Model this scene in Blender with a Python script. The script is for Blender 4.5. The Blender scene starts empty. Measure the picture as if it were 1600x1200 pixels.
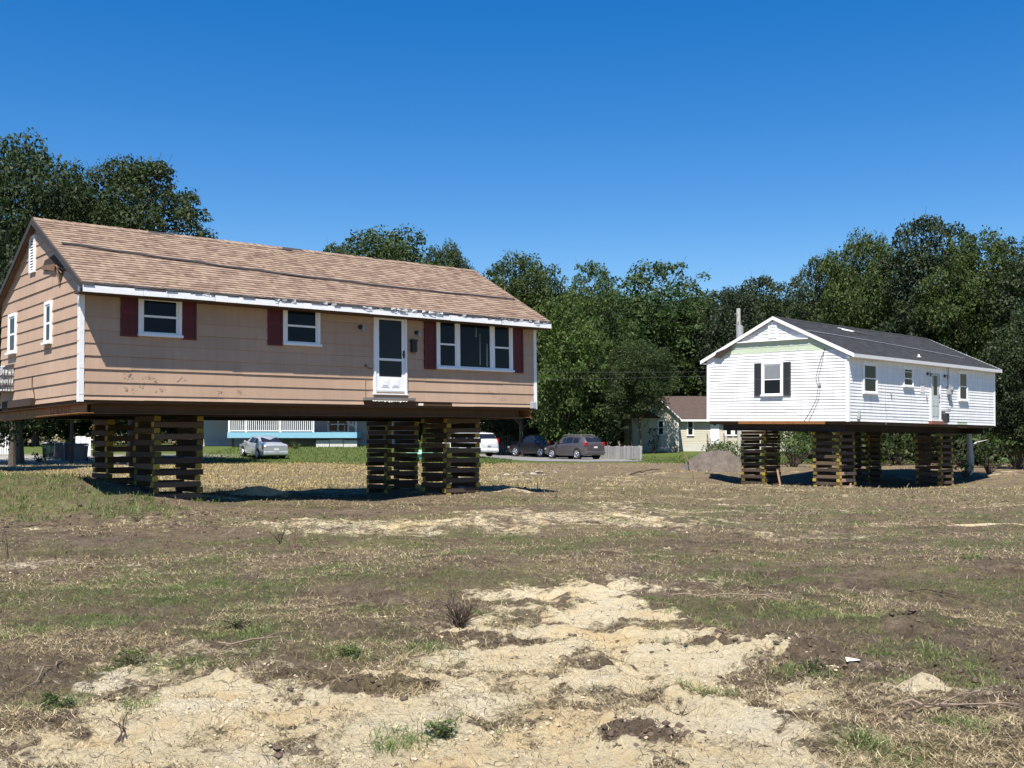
import bpy, math, random
import numpy as np
from mathutils import Matrix, Vector
random.seed(7)
R = math.radians
scene = bpy.context.scene
col = scene.collection

# ---------------------------------------------------------------- camera, sky, sun
cam_d = bpy.data.cameras.new('camera'); cam = bpy.data.objects.new('camera', cam_d); col.objects.link(cam)
CAMH = 1.6; FPX = 1700.0; PITCH = R(2.734)
cam.location = (0, 0, CAMH); cam.rotation_euler = (math.pi/2 + PITCH, 0, 0)
cam_d.sensor_width = 36; cam_d.lens = 36*FPX/1600; cam_d.clip_end = 3000; cam_d.clip_start = 0.1
scene.camera = cam
SUN_FROM = Vector((-0.11, -0.48, 0.87)).normalized()     # direction towards the sun
el = math.asin(SUN_FROM.z)
world = bpy.data.worlds.new('World'); scene.world = world; world.use_nodes = True
wn = world.node_tree; wn.nodes.clear()
sky = wn.nodes.new('ShaderNodeTexSky'); sky.sky_type = 'NISHITA'; sky.sun_disc = False
sky.sun_elevation = el; sky.sun_rotation = math.atan2(SUN_FROM.x, SUN_FROM.y)
sky.air_density = 1.0; sky.dust_density = 0.0; sky.ozone_density = 3.0; sky.altitude = 0
bg = wn.nodes.new('ShaderNodeBackground'); bg.inputs[1].default_value = 0.089
wo = wn.nodes.new('ShaderNodeOutputWorld')
hs = wn.nodes.new('ShaderNodeHueSaturation'); hs.inputs['Saturation'].default_value = 1.55; hs.inputs['Hue'].default_value = .510
gm_ = wn.nodes.new('ShaderNodeGamma'); gm_.inputs[1].default_value = 0.88
wn.links.new(sky.outputs[0], gm_.inputs[0]); wn.links.new(gm_.outputs[0], hs.inputs['Color']); wn.links.new(hs.outputs[0], bg.inputs[0]); wn.links.new(bg.outputs[0], wo.inputs[0])
sl = bpy.data.lights.new('sun', 'SUN'); sl.energy = 5.0; sl.angle = R(0.5); sl.color = (1, 0.94, 0.85)
so = bpy.data.objects.new('sun', sl); col.objects.link(so)
so.rotation_euler = SUN_FROM.to_track_quat('Z', 'Y').to_euler(); so.location = (0, -20, 40)
scene.view_settings.view_transform = 'Standard'; scene.view_settings.look = 'None'
scene.view_settings.gamma = 1; scene.view_settings.exposure = 0.95
scene.render.engine = 'CYCLES'

# ---------------------------------------------------------------- numbers
def at(px, py, Y):
    """world point at distance Y ahead that the camera sees at photo pixel px, py"""
    u = (px-800)/FPX; v = (600-py)/FPX
    c, s = math.cos(PITCH), math.sin(PITCH)
    dy = c - v*s; dz = s + v*c
    return Vector((u*Y/dy, Y, CAMH + dz*Y/dy))
def gp(px, py, z=0.0):
    u = (px-800)/FPX; v = (600-py)/FPX
    c, s = math.cos(PITCH), math.sin(PITCH)
    dy = c - v*s; dz = s + v*c
    t = (z-CAMH)/dz
    return (u*t, dy*t)

def _hash(ix, iy, seed):
    n = (ix*374761393 + iy*668265263 + seed*982451653) & 0xffffffff
    n = ((n ^ (n >> 13))*1274126177) & 0xffffffff
    return ((n ^ (n >> 16)) & 0xffff)/65535.0
def vnoise(x, y, seed=0):
    x = np.asarray(x, float); y = np.asarray(y, float)
    ix = np.floor(x).astype(np.int64); iy = np.floor(y).astype(np.int64)
    fx = x-ix; fy = y-iy
    fx = fx*fx*fx*(fx*(fx*6-15)+10); fy = fy*fy*fy*(fy*(fy*6-15)+10)
    a = _hash(ix, iy, seed); b = _hash(ix+1, iy, seed); c = _hash(ix, iy+1, seed); d = _hash(ix+1, iy+1, seed)
    return (a*(1-fx)+b*fx)*(1-fy) + (c*(1-fx)+d*fx)*fy - .5
def fbm(x, y, seed=0, o=4, g=.5):
    s = 0; a = 1; f = 1
    for i in range(o):
        s = s + a*vnoise(x*f + 17.3*i, y*f + 5.1*i, seed+i); a *= g; f *= 2.03
    return s
def sm(v, a, b):
    t = np.clip((np.asarray(v, float)-a)/(b-a), 0, 1); return t*t*(3-2*t)
def gau(x, y, cx, cy, rx, ry=None):
    ry = ry or rx
    return np.exp(-((x-cx)/rx)**2 - ((y-cy)/ry)**2)
def polysd(x, y, P):
    """distance inside (+) or outside (-) a closed outline"""
    x = np.asarray(x, float); y = np.asarray(y, float)
    d = np.full(x.shape, 1e9); ins = np.zeros(x.shape, bool)
    n = len(P)
    for i in range(n):
        ax, ay = P[i]; bx, by = P[(i+1) % n]
        ex, ey = bx-ax, by-ay
        t = np.clip(((x-ax)*ex+(y-ay)*ey)/(ex*ex+ey*ey+1e-12), 0, 1)
        d = np.minimum(d, np.hypot(x-ax-t*ex, y-ay-t*ey))
        if ay != by:
            ins ^= ((ay > y) != (by > y)) & (x < (bx-ax)*(y-ay)/(by-ay)+ax)
    return np.where(ins, d, -d)
def lined(x, y, P):
    d = np.full(np.shape(x), 1e9)
    for (ax, ay), (bx, by) in zip(P[:-1], P[1:]):
        ex, ey = bx-ax, by-ay
        t = np.clip(((x-ax)*ex+(y-ay)*ey)/(ex*ex+ey*ey+1e-12), 0, 1)
        d = np.minimum(d, np.hypot(x-ax-t*ex, y-ay-t*ey))
    return d

SAND = [(-3.2, 5.6), (-2.66, 5.75), (-2.52, 5.9), (-2.46, 6.74), (-2.27, 7.25), (-1.95, 7.46), (-1.5, 6.9), (-1.04, 7.46), (-.71, 8.12), (-.34, 9.6), (-.06, 11.0), (1.0, 12.4),
        (1.55, 11.75), (1.49, 10.23), (1.65, 9.1), (1.75, 8.37), (1.66, 7.4), (1.78, 6.5), (2.12, 6.3), (2.5, 6.3), (2.1, 5.8), (1.36, 5.2), (1.2, 3.5), (-3.2, 3.5)]
RIDGE = [(-4.2, 18.7), (-2.6, 18.9), (-1.2, 20.3), (0, 22.2), (2.0, 22.6), (3.1, 20.6), (2.5, 19.2), (1.1, 20.0), (-.5, 18.9), (-2.1, 18.2)]
TRACK1 = [(-.35, 8.55), (.4, 8.75), (1.0, 8.6), (1.55, 8.5), (1.95, 8.2)]
TRACK2 = [(.05, 9.65), (.5, 9.5), (1.1, 9.1), (1.6, 9.0), (2.2, 8.9)]
RUTS = [([(-3.2, 5.6), (-1.2, 6.6), (.1, 6.9), (1.0, 6.4), (1.5, 5.4)], .13, .045), ([(-.3, 5.0), (.5, 6.0), (.9, 7.4), (.7, 9.4), (.2, 11.5)], .12, .04), ([(-10, 17.2), (-3, 17.9), (4, 19.2), (13, 23)], .16, .05), ([(-10, 15.2), (-3, 15.9), (4, 17.2), (13, 20.6)], .16, .045), ([(1.9, 5), (2.1, 7.4), (1.7, 10.5), (.2, 14), (-4, 18)], .12, .035), ([(3.0, 5), (3.3, 8), (3.0, 11), (1.6, 14.6), (-2, 18.6)], .12, .03), ([(-3.4, 8.5), (-1, 10.6), (3, 12.0), (9, 14)], .10, .03), ([(4, 27), (9, 29), (17, 33)], .2, .05), ([(3, 24.6), (9, 26.4), (18, 30)], .2, .04)]
ROUGHS = [(-10.5, 22.8, 3.5, 2.0), (2.1, 8.0, .6, .5), (3.3, 9.3, .7, .35), (.66, 5.6, .35, .25), (3.0, 6.1, .7, .7), (-.9, 6.95, .5, .35), (1.6, 8.6, .9, .4), (2.6, 7.4, .9, .5), (4.2, 7.6, 1.4, .8), (-7.0, 20, 5, 2.5), (-11, 26, 4, 2.5), (1.0, 6.6, .8, .4), (-2.0, 6.0, 1.0, .5)]
def hgt(x, y):
    x = np.asarray(x, float); y = np.asarray(y, float)
    z = .80*sm(-x, 1, 10)*sm(y, 64, 86) + .42*sm(x, 7, 12)*sm(y, 78, 94)
    z = z - .08*sm(y, 60, 80)*sm(x, -3, 3)
    z = z - .50*np.exp(-(((x-15.5)/9.5)**2 + ((y-43.5)/8.0)**2)**2)
    z = z + .20*gau(x, y, -8, 24, 3.2, 3) + .60*np.exp(-((x+13)/5.2)**6 - ((y-22.9)/1.5)**2) + .12*gau(x, y, -2, 29, 3, 3)
    z = z - .12*gau(x, y, -4.5, 30, 2.2, 2.5)
    z = z + .26*gau(x, y, -6.0, 25.9, .75, .4) + .1*gau(x, y, -7.0, 25.2, .9, .4) + .14*gau(x, y, -.2, 29.2, .7, .35)
    z = z + .28*gau(x, y, 17.3, 41.0, 1.3, .6) + .12*gau(x, y, 14.4, 38.6, 1.6, .5) + .16*gau(x, y, 9.3, 40.2, 1.6, .5)
    z = z + .3*gau(x, y, 8.2, 47, 1.5, 2.0)
    z = z + .11*np.exp(-(lined(x, y, [(-4, 18.6), (-.5, 19.7), (2.5, 21)])/.55)**2)*(1+1.2*vnoise(x*2, y*2, 3))
    z = z + (.11*gau(x, y, 2.50, 6.75, .13, .14) + .09*gau(x, y, -1.86, 7.08, .13, .10))*(1+1.5*vnoise(x*12, y*12, 2)) + .04*gau(x, y, -2.2, 6.9, .3, .2)
    z = z + .12*gau(x, y, 2.1, 8.0, .30, .22) + .12*gau(x, y, 3.3, 9.35, .38, .16) + .06*gau(x, y, .66, 5.6, .2, .15) + .06*gau(x, y, 2.95, 6.0, .4, .5)
    z = z + .05*gau(x, y, 1.2, 8.9, .5, .12) + .05*gau(x, y, .2, 9.0, .6, .13)
    z = z - .045*np.exp(-(lined(x, y, TRACK1)/.045)**2) - .03*np.exp(-(lined(x, y, TRACK2)/.04)**2)
    rough = 1 - .75*sm(y, 62, 70)
    z = z + rough*(.10*fbm(x*.35, y*.35, 11, 3) + .04*fbm(x*1.6, y*1.6, 5, 3))
    fine = np.exp(-np.maximum(y-9, 0)/14)
    z = z + fine*(.030*fbm(x*5, y*5, 21, 4, .7) + .028*np.abs(vnoise(x*11, y*11, 31)) + .03*np.abs(fbm(x*3.3, y*3.3, 35, 3, .6)) + .018*np.abs(vnoise(x*21, y*21, 32)) + .012*vnoise(x*34, y*34, 33))
    dz = 0
    for a, b, c, e_ in ROUGHS: dz = np.maximum(dz, gau(x, y, a, b, c, e_))
    z = z + dz*(.07*np.abs(fbm(x*9, y*9, 36, 4, .65)))
    for P, w_, d_ in RUTS:
        q = lined(x, y, P)+.05*vnoise(x*1.5, y*1.5, 15); z = z - d_*np.exp(-(q/w_)**2)*(.6+.8*vnoise(x*3, y*3, 16)+.3) + .5*d_*np.exp(-((q-2.0*w_)/(.7*w_))**2)
    # cleat marks pressed into the sand by a machine
    for cx, y1 in ((-1.24, 6.1), (.28, 5.9)):
        wv = np.exp(-((x-cx-.05*(y-5))/.11)**4)*(1-sm(y, y1, y1+.4))
        z = z + wv*(-.016 + .012*np.sin(y*2*math.pi/.085))
    return z
def H(x, y): return float(hgt(np.array([x]), np.array([y]))[0])
def sandmask(x, y):
    n = fbm(x*2.2, y*1.6, 41, 4, .6)
    n0 = n + .6*vnoise(x*11, y*11, 80) + .4*vnoise(x*24, y*24, 81)
    m = sm(polysd(x, y, SAND) + .7*n0, -.38, .42)
    m = np.maximum(m, .50*sm(polysd(x, y, SAND)+.9*n0+.6*vnoise(x*.9, y*.9, 82), -.8, -.05))
    for P_, w_, d_ in RUTS[2:5]: m = m*(1-.55*np.exp(-((lined(x, y, P_)+.06*n)/(w_*.6))**2))
    m = m*(1-.4*sm(vnoise(x*3.1, y*3.1, 77)+.6*vnoise(x*9, y*9, 78), .22, .45))
    n = n + .55*vnoise(x*14, y*14, 79)
    for L, w in ((TRACK1, .10), (TRACK2, .07)):
        m = m*(1-.8*np.exp(-((lined(x, y, L)+.05*n)/w)**2))
    r = sm(polysd(x, y, RIDGE) + 1.5*fbm(x*1.4, y*1.4, 43, 4, .6), -.5, 1.2)*.62
    s = np.maximum(m, r)
    s = np.maximum(s, .47*sm(polysd(x, y, RIDGE)+1.6*fbm(x*1.4, y*1.4, 45, 4, .6), -1.8, -.2))
    s = np.maximum(s, .42*sm(fbm(x*.45, y*.6, 46, 4, .6), .2, .4)*sm(y, 10, 14)*(1-sm(y, 50, 58)))
    s = np.maximum(s, .45*gau(x, y, 2.6, 5.9, 1.3, .6))
    for cx, cy, rx, ry, a in ((2.50, 6.72, .17, .17, 1), (-1.86, 7.05, .3, .22, 1), (-6.0, 25.7, 1.3, .5, .8), (7.0, 41, 1.3, 1.3, .55), (-3.0, 20.4, 2.2, .35, .6), (-6.8, 24.6, .9, .3, .7), (8.5, 19.5, 1.6, .25, .7), (5.6, 26.0, 1.5, .4, .5), (-.2, 29, .9, .4, .5), (3.2, 6.1, 1.0, .3, .35)):
        s = np.maximum(s, a*sm(gau(x, y, cx, cy, rx, ry)+.35*n, .35, .7))
    for cx, cy, rx, ry in ((-.88, 6.95, .45, .25), (.66, 5.6, .25, .18), (-.55, 5.4, .0001, .0001)):
        s = s*(1-.9*sm(gau(x, y, cx, cy, rx, ry)+.4*n, .3, .6))
    s = s*(1-.55*sm(fbm(x*1.8, y*1.8, 95, 4, .65), .08, .28)*(1-sm(y, 12, 16)))
    s = s*(1-.95*sm(np.exp(-((x+13)/5.8)**6 - ((y-22.4)/2.2)**2), .1, .5))
    return np.clip(s, 0, 1)
GREENS = [((-9.6, 21.9), 2.2, 1.3, 1), ((-7.5, 21.7), .9, .6, 1), ((-12, 22.2), 3, 1.5, .8), (gp(640, 838), 2.5, 1.2, .7), (gp(760, 850), 2, 1, .6), (gp(860, 790), 2.5, 1.5, .6), (gp(1180, 905), 1.6, .9, .7), (gp(1080, 870), 1.5, .8, .5), (gp(1400, 800), 6, 2, .5), (gp(1180, 815), 4, 1.5, .45), (gp(1500, 920), 2, 1, .5), (gp(620, 900), 1.2, .7, .6), (gp(470, 960), .9, .6, .5), (gp(120, 900), 1.5, .8, .6), (gp(60, 925), 1.3, 1.0, .5), (gp(310, 920), 1.2, 1.1, 1), (gp(390, 995), .45, .4, 1), (gp(250, 890), 1.2, 1.0, .6), (gp(160, 970), .5, .5, .9), (gp(95, 1110), .2, .14, 1), (gp(205, 1050), .35, .25, .8), (gp(30, 990), .5, .5, .9),
          (gp(570, 850), 2.6, 1.6, .55), (gp(540, 1022), .3, .2, .7), (gp(680, 1005), .2, .2, .8), (gp(990, 836), .7, .6, 1), (gp(860, 860), 1.2, 1, .5), (gp(1130, 945), 1.6, 1.0, .8), (gp(1290, 900), 1.8, 1.5, .5), (gp(1330, 960), .9, .6, .9),
          (gp(1410, 1020), .5, .3, .6), (gp(1465, 1035), .3, .2, 1), (gp(1270, 1052), .2, .12, 1), (gp(1370, 1185), .35, .16, 1), (gp(1500, 1150), .35, .2, .5), (gp(610, 1165), .22, .14, .8), (gp(690, 1150), .1, .14, .9), (gp(230, 770), 2.2, 1.6, .9), (gp(110, 765), 2.5, 1.8, .8),
          (gp(420, 870), 1.5, 1, .45), (gp(745, 1003), .3, .2, .3), (gp(1200, 960), .7, .4, .7), (gp(700, 870), 1.2, .9, .4), (gp(1440, 850), 2, 1, .4), (gp(110, 815), 1.0, .7, .5), (gp(340, 855), 1.0, .7, .5), (gp(1560, 1080), .5, .3, .4), (gp(560, 905), .9, .8, .5), (gp(60, 1075), .4, .3, .4)]
def greenmask(x, y):
    g = 0
    for (cx, cy), rx, ry, a in GREENS: g = np.maximum(g, a*gau(x, y, cx, cy, rx, ry))
    g = sm(g + .8*fbm(x*1.6, y*1.6, 51, 4, .6), .22, .6)
    g = g*(1-sm(y, 50, 60))
    g = np.maximum(g, .6*sm(fbm(x*.6, y*.9, 52, 4, .6), .06, .3)*sm(y, 8, 12)*(1-sm(y, 40, 50)))
    return g
def drymask(x, y):
    d = sm(y + 2*vnoise(x*.4, y*.4, 61), 34, 38)*sm(-x, -4, 1)
    olive = .75*sm(y+3*vnoise(x*.3, y*.3, 62), 22, 27)*(1-.6*sm(y, 34, 40)*sm(x, 0, 4))*sm(x+2*vnoise(y, x, 9), -2.5, 0)
    base = .35 + .8*fbm(x*.6, y*.6, 63, 3)
    return np.clip(np.maximum(np.maximum(d, olive), base*.7), 0, 1)

# ---------------------------------------------------------------- materials
MATS = {}
class N:
    def __init__(s, name):
        s.m = bpy.data.materials.new(name); s.m.use_nodes = True; s.t = s.m.node_tree; s.b = s.t.nodes['Principled BSDF']
    def n(s, typ, **kw):
        o = s.t.nodes.new(typ)
        for k, v in kw.items():
            if k.startswith('i_'): o.inputs[k[2:].replace('_', ' ')].default_value = v
            else: setattr(o, k, v)
        return o
    def l(s, a, b): s.t.links.new(a, b)
    def mix(s, f, a, b, mode='MIX'):
        m = s.n('ShaderNodeMix', data_type='RGBA', blend_type=mode)
        for sock, v in ((m.inputs[0], f), (m.inputs[6], a), (m.inputs[7], b)):
            if isinstance(v, (int, float)): sock.default_value = v
            elif isinstance(v, tuple): sock.default_value = v if len(v) == 4 else (*v, 1)
            else: s.l(v, sock)
        return m.outputs[2]
    def math(s, op, a, b=0, c=None, clamp=False):
        m = s.n('ShaderNodeMath', operation=op, use_clamp=clamp)
        for i, v in enumerate((a, b, c)):
            if v is None: continue
            if isinstance(v, (int, float)): m.inputs[i].default_value = v
            else: s.l(v, m.inputs[i])
        return m.outputs[0]
    def noise(s, scale, detail=4, rough=.55, coord=None, dist=0):
        t = s.n('ShaderNodeTexNoise'); t.inputs['Scale'].default_value = scale; t.inputs['Detail'].default_value = detail; t.inputs['Roughness'].default_value = rough; t.inputs['Distortion'].default_value = dist
        s.l(coord or s.obj(), t.inputs['Vector']); return t.outputs['Fac']
    def obj(s):
        if not hasattr(s, '_o'): s._o = s.n('ShaderNodeTexCoord').outputs['Object']
        return s._o
    def ramp(s, f, stops):
        r = s.n('ShaderNodeValToRGB'); e = r.color_ramp.elements
        while len(e) < len(stops): e.new(.5)
        for el_, (p, c) in zip(e, stops): el_.position = p; el_.color = c if len(c) == 4 else (*c, 1)
        s.l(f, r.inputs[0]); return r.outputs[0]
    def bump(s, h, strength=.3, dist=.01):
        b = s.n('ShaderNodeBump'); b.inputs['Strength'].default_value = strength; b.inputs['Distance'].default_value = dist
        s.l(h, b.inputs['Height']); s.l(b.outputs[0], s.b.inputs['Normal']); return b
    def island(s): return s.n('ShaderNodeNewGeometry').outputs['Random Per Island']
    def objrand(s): return s.n('ShaderNodeObjectInfo').outputs['Random']

def mat(name, c, rough=.6, var=.12, scale=3, metal=0, bump=.0, bscale=40, isl=0, spec=.4, orand=0, stain=None, streak=0):
    if name in MATS: return MATS[name]
    k = N(name); b = k.b
    b.inputs['Roughness'].default_value = rough; b.inputs['Metallic'].default_value = metal; b.inputs['Specular IOR Level'].default_value = spec
    out = (*c, 1)
    if var:
        f = k.noise(scale, 6, .6)
        out = k.mix(f, tuple(v*(1-var*1.6) for v in c), tuple(min(1, v*(1+var*1.6)) for v in c))
    if isl:
        out = k.mix(1.0, out, k.ramp(k.island(), [(0, (1-isl,)*3), (1, (1+isl,)*3)]), 'MULTIPLY')
    if orand:
        out = k.mix(1.0, out, k.ramp(k.objrand(), [(0, (1-orand,)*3), (1, (1, 1, 1))]), 'MULTIPLY')
    if stain:
        f2 = k.math('MULTIPLY', k.ramp(k.noise(stain[1], 8, .7), [(stain[2], (0, 0, 0)), (stain[2]+.12, (1, 1, 1))]), stain[3])
        out = k.mix(f2, out, stain[0])
    if streak:
        mp = k.n('ShaderNodeMapping'); mp.inputs['Scale'].default_value = (5, 5, .35); k.l(k.obj(), mp.inputs[0]); sn_ = k.noise(1.6, 7, .7, mp.outputs[0], .3)
        out = k.mix(1.0, out, k.ramp(sn_, [(.42, (1, 1, 1)), (.62, (1-streak, 1-streak*1.1, 1-streak*1.25)), (.8, (1-streak*2, 1-streak*2.1, 1-streak*2.3))]), 'MULTIPLY')
    if isinstance(out, tuple): b.inputs['Base Color'].default_value = out
    else: k.l(out, b.inputs['Base Color'])
    if bump: k.bump(k.noise(bscale, 5, .6), bump, .01)
    MATS[name] = k.m; return k.m

M_tan = mat('tan_painted_siding', (.415, .288, .205), .65, .12, .9, isl=.05, streak=.07, bump=.25, bscale=60, stain=((.2, .12, .08), 6, .66, .35))
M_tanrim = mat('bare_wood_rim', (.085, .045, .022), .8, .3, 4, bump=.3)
M_white = mat('white_vinyl_siding', (.76, .77, .77), .45, .04, .8, isl=.04, streak=.14, stain=((.45, .42, .36), 4, .68, .3))
M_trim = mat('white_trim_paint', (.76, .77, .78), .45, .05, 3, stain=((.3, .28, .25), 9, .66, .4))
M_bentw = mat('dented_white_aluminium', (.72, .73, .74), .35, .08, 5, bump=.5, bscale=9, stain=((.15, .13, .12), 8, .62, .6))
M_red = mat('dark_red_shutter_paint', (.095, .006, .009), .5, .15, 4)
M_black = mat('weathered_black_paint', (.025, .025, .027), .6, .2, 5)
M_char = mat('charcoal_shutter', (.045, .05, .055), .5, .15, 5)
M_felt = mat('black_roofing_felt', (.035, .033, .035), .8, .3, 9, bump=.6, bscale=20)
M_green = mat('pale_green_sheathing', (.47, .55, .40), .7, .05, 2, isl=.06, stain=((.35, .33, .25), 5, .6, .4))
M_grey = mat('grey_galvanised', (.35, .36, .37), .45, .12, 6, metal=.4)
M_greyp = mat('grey_plastic_box', (.33, .34, .35), .5, .1, 6)
M_brownw = mat('old_brown_wood', (.16, .09, .055), .8, .3, 5, bump=.5)
M_rot = mat('splintered_dark_wood', (.04, .028, .022), .9, .4, 12, bump=.8)
M_step = mat('weathered_step_board', (.17, .155, .145), .8, .25, 6, bump=.4)
M_brass = mat('tarnished_brass', (.3, .2, .09), .35, .2, 9, metal=.8)
M_steel = mat('rusty_orange_steel', (.26, .11, .03), .6, .3, 3, isl=0, bump=.3, bscale=25, stain=((.13, .05, .025), 3, .5, .85))
M_steeld = mat('dark_rusted_steel', (.035, .026, .024), .7, .3, 3, bump=.3, bscale=25)
M_steelb = mat('brown_rusted_steel', (.10, .048, .018), .65, .3, 3, bump=.3, bscale=25)
M_letter = mat('dark_red_stencil_paint', (.16, .035, .02), .7, .2, 5)
M_rope = mat('dark_cable_sheath', (.05, .045, .05), .6, .2, 6)
M_curtain = mat('pale_curtain', (.45, .45, .44), .9, .1, 5)
M_blind_strip = mat('grey_blind_and_reflection', (.20, .22, .23), .7, .1, 5)  # also colours the reflection strips on the picture window
M_brick = mat('old_red_brick', (.22, .09, .06), .85, .25, 12)
M_paper = mat('faded_paper_notice', (.66, .60, .60), .8, .1, 9)
M_conc = mat('pale_concrete', (.5, .49, .46), .85, .15, 3, bump=.2)
M_blue = mat('bright_blue_painted_board', (.20, .42, .54), .55, .1, 3, stain=((.6, .75, .8), 3, .62, .6))
M_beige = mat('beige_vinyl_siding', (.50, .47, .38), .55, .05, 2, isl=.04)
M_broof = mat('red_brown_shingles', (.062, .042, .037), .85, .25, 3, bump=.5)
M_pole = mat('weathered_pole_wood', (.42, .40, .37), .85, .15, 5)
M_picket = mat('weathered_grey_pickets', (.30, .29, .28), .85, .2, 5, isl=.2)
M_picketd = mat('old_dark_fence_boards', (.10, .10, .105), .85, .2, 5, isl=.2)
M_bin = mat('dark_blue_bin_plastic', (.02, .035, .07), .45, .1, 5)
M_bing = mat('dark_green_bin_plastic', (.015, .035, .03), .45, .1, 5)
M_bingr = mat('grey_bin_plastic', (.09, .10, .115), .45, .1, 5)
M_bark = mat('grey_brown_bark', (.085, .070, .056), .9, .35, 4, bump=1.0, bscale=12)
M_twig = mat('dry_twig_bark', (.20, .15, .11), .9, .3, 10)
M_twigd = mat('dark_twig_bark', (.075, .05, .04), .9, .3, 10)
M_rub = mat('tyre_rubber', (.02, .02, .021), .8, .1, 9)
M_rim = mat('alloy_rim', (.55, .56, .58), .3, .05, 9, metal=.8)
M_tail = mat('red_tail_lamp_lens', (.32, .01, .015), .15, .1, 9)
M_plate = mat('number_plate_white', (.7, .7, .68), .4, .04, 9)
M_dark = mat('dark_underbody', (.012, .012, .013), .8, .1, 9)
M_tarp = None

def mat_glass(name, c=(.008, .010, .013), rough=.03, spec=.16, var=.5):
    k = N(name); k.b.inputs['Roughness'].default_value = rough; k.b.inputs['Specular IOR Level'].default_value = spec
    k.l(k.mix(k.noise(1.7, 3), tuple(v*(1-var) for v in c), tuple(v*(1+var) for v in c)), k.b.inputs['Base Color'])
    k.bump(k.noise(2.5, 2), .06, .02)
    MATS[name] = k.m; return k.m
M_glass = mat_glass('dark_window_glass'); M_cglass = mat_glass('tinted_car_glass', (.012, .014, .018), .05, .6)
M_dglass = mat_glass('dusty_door_glass', (.016, .018, .021), .12, .2)

def mat_paint(name, c, metal=.5, rough=.32):
    k = N(name); k.b.inputs['Metallic'].default_value = metal; k.b.inputs['Roughness'].default_value = rough
    k.b.inputs['Coat Weight'].default_value = .6; k.b.inputs['Coat Roughness'].default_value = .06
    k.l(k.mix(k.noise(4, 4), tuple(v*.88 for v in c), tuple(min(1, v*1.1) for v in c)), k.b.inputs['Base Color']); return k.m
M_silver = mat_paint('silver_car_paint', (.50, .53, .56)); M_gun = mat_paint('grey_brown_metallic_paint', (.12, .105, .105)); M_blk = mat_paint('black_car_paint', (.012, .012, .016), .2); M_wcar = mat_paint('white_car_paint', (.70, .71, .72), 0)

def mat_shingle(name, w0, k_, cols, mort, roww=.14, bw=.26):
    k = N(name); k.b.inputs['Roughness'].default_value = .9; k.b.inputs['Specular IOR Level'].default_value = .25
    sp = k.n('ShaderNodeSeparateXYZ'); k.l(k.obj(), sp.inputs[0])
    y = k.math('MULTIPLY', k.math('SUBTRACT', sp.outputs[2], w0), k_)
    row = k.math('FLOOR', k.math('DIVIDE', y, roww))
    xs = k.math('ADD', sp.outputs[0], k.math('MULTIPLY', k.math('FRACT', k.math('MULTIPLY', k.math('SINE', k.math('MULTIPLY', row, 12.9898)), 437.5)), .9))
    cx = k.n('ShaderNodeCombineXYZ'); k.l(k.math('FLOOR', k.math('DIVIDE', xs, bw)), cx.inputs[0]); k.l(row, cx.inputs[1])
    wn_ = k.n('ShaderNodeTexWhiteNoise', noise_dimensions='2D'); k.l(cx.outputs[0], wn_.inputs['Vector'])
    cx2 = k.n('ShaderNodeCombineXYZ'); k.l(k.math('FLOOR', k.math('DIVIDE', xs, bw*.37)), cx2.inputs[0]); k.l(row, cx2.inputs[1])
    wn2 = k.n('ShaderNodeTexWhiteNoise', noise_dimensions='2D'); k.l(cx2.outputs[0], wn2.inputs['Vector'])
    f = k.math('ADD', k.math('MULTIPLY', wn_.outputs['Value'], .6), k.math('MULTIPLY', wn2.outputs['Value'], .4))
    c = k.ramp(f, [(i/(len(cols)-1), q) for i, q in enumerate(cols)])
    c = k.mix(k.math('MULTIPLY', k.noise(.9, 5, .65), .45), c, mort)
    c = k.mix(k.math('MULTIPLY', k.noise(130, 2), .35), c, mort)
    k.l(c, k.b.inputs['Base Color'])
    k.bump(k.math('ADD', k.noise(160, 2), k.math('MULTIPLY', wn2.outputs['Value'], 1.2)), .5, .008)
    MATS[name] = k.m; return k.m

def mat_tarp():
    k = N('silver_mesh_tarp'); k.b.inputs['Roughness'].default_value = .55
    n = k.noise(9, 5, .7); k.l(k.ramp(n, [(.3, (.16, .165, .17)), (.7, (.5, .51, .52))]), k.b.inputs['Base Color'])
    w = k.n('ShaderNodeTexWave'); w.inputs['Scale'].default_value = 5; w.inputs['Distortion'].default_value = 6; k.l(k.obj(), w.inputs['Vector'])
    k.bump(w.outputs['Fac'], .8, .05); return k.m
M_tarp = mat_tarp()

def mat_timber():
    k = N('crib_timber_wood'); k.b.inputs['Roughness'].default_value = .85
    r = k.objrand()
    a = k.ramp(r, [(0, (.038, .024, .015)), (.4, (.075, .047, .029)), (.75, (.11, .068, .042)), (1, (.17, .11, .068))])
    mp = k.n('ShaderNodeMapping'); mp.inputs['Scale'].default_value = (2, 2, 22); k.l(k.obj(), mp.inputs['Vector'])
    g = k.noise(3, 5, .6, mp.outputs[0])
    k.l(k.mix(k.math('MULTIPLY', g, .7), a, (.03, .02, .015)), k.b.inputs['Base Color']); k.bump(g, .5, .01); return k.m
M_timber = mat_timber()
M_yel = mat('worn_yellow_end_paint', (.40, .30, .03), .7, .3, 8, orand=.8, stain=((.05, .035, .02), 7, .56, .85))
M_pink = mat('fresh_sawn_timber', (.36, .22, .15), .8, .2, 5, bump=.3)

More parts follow.
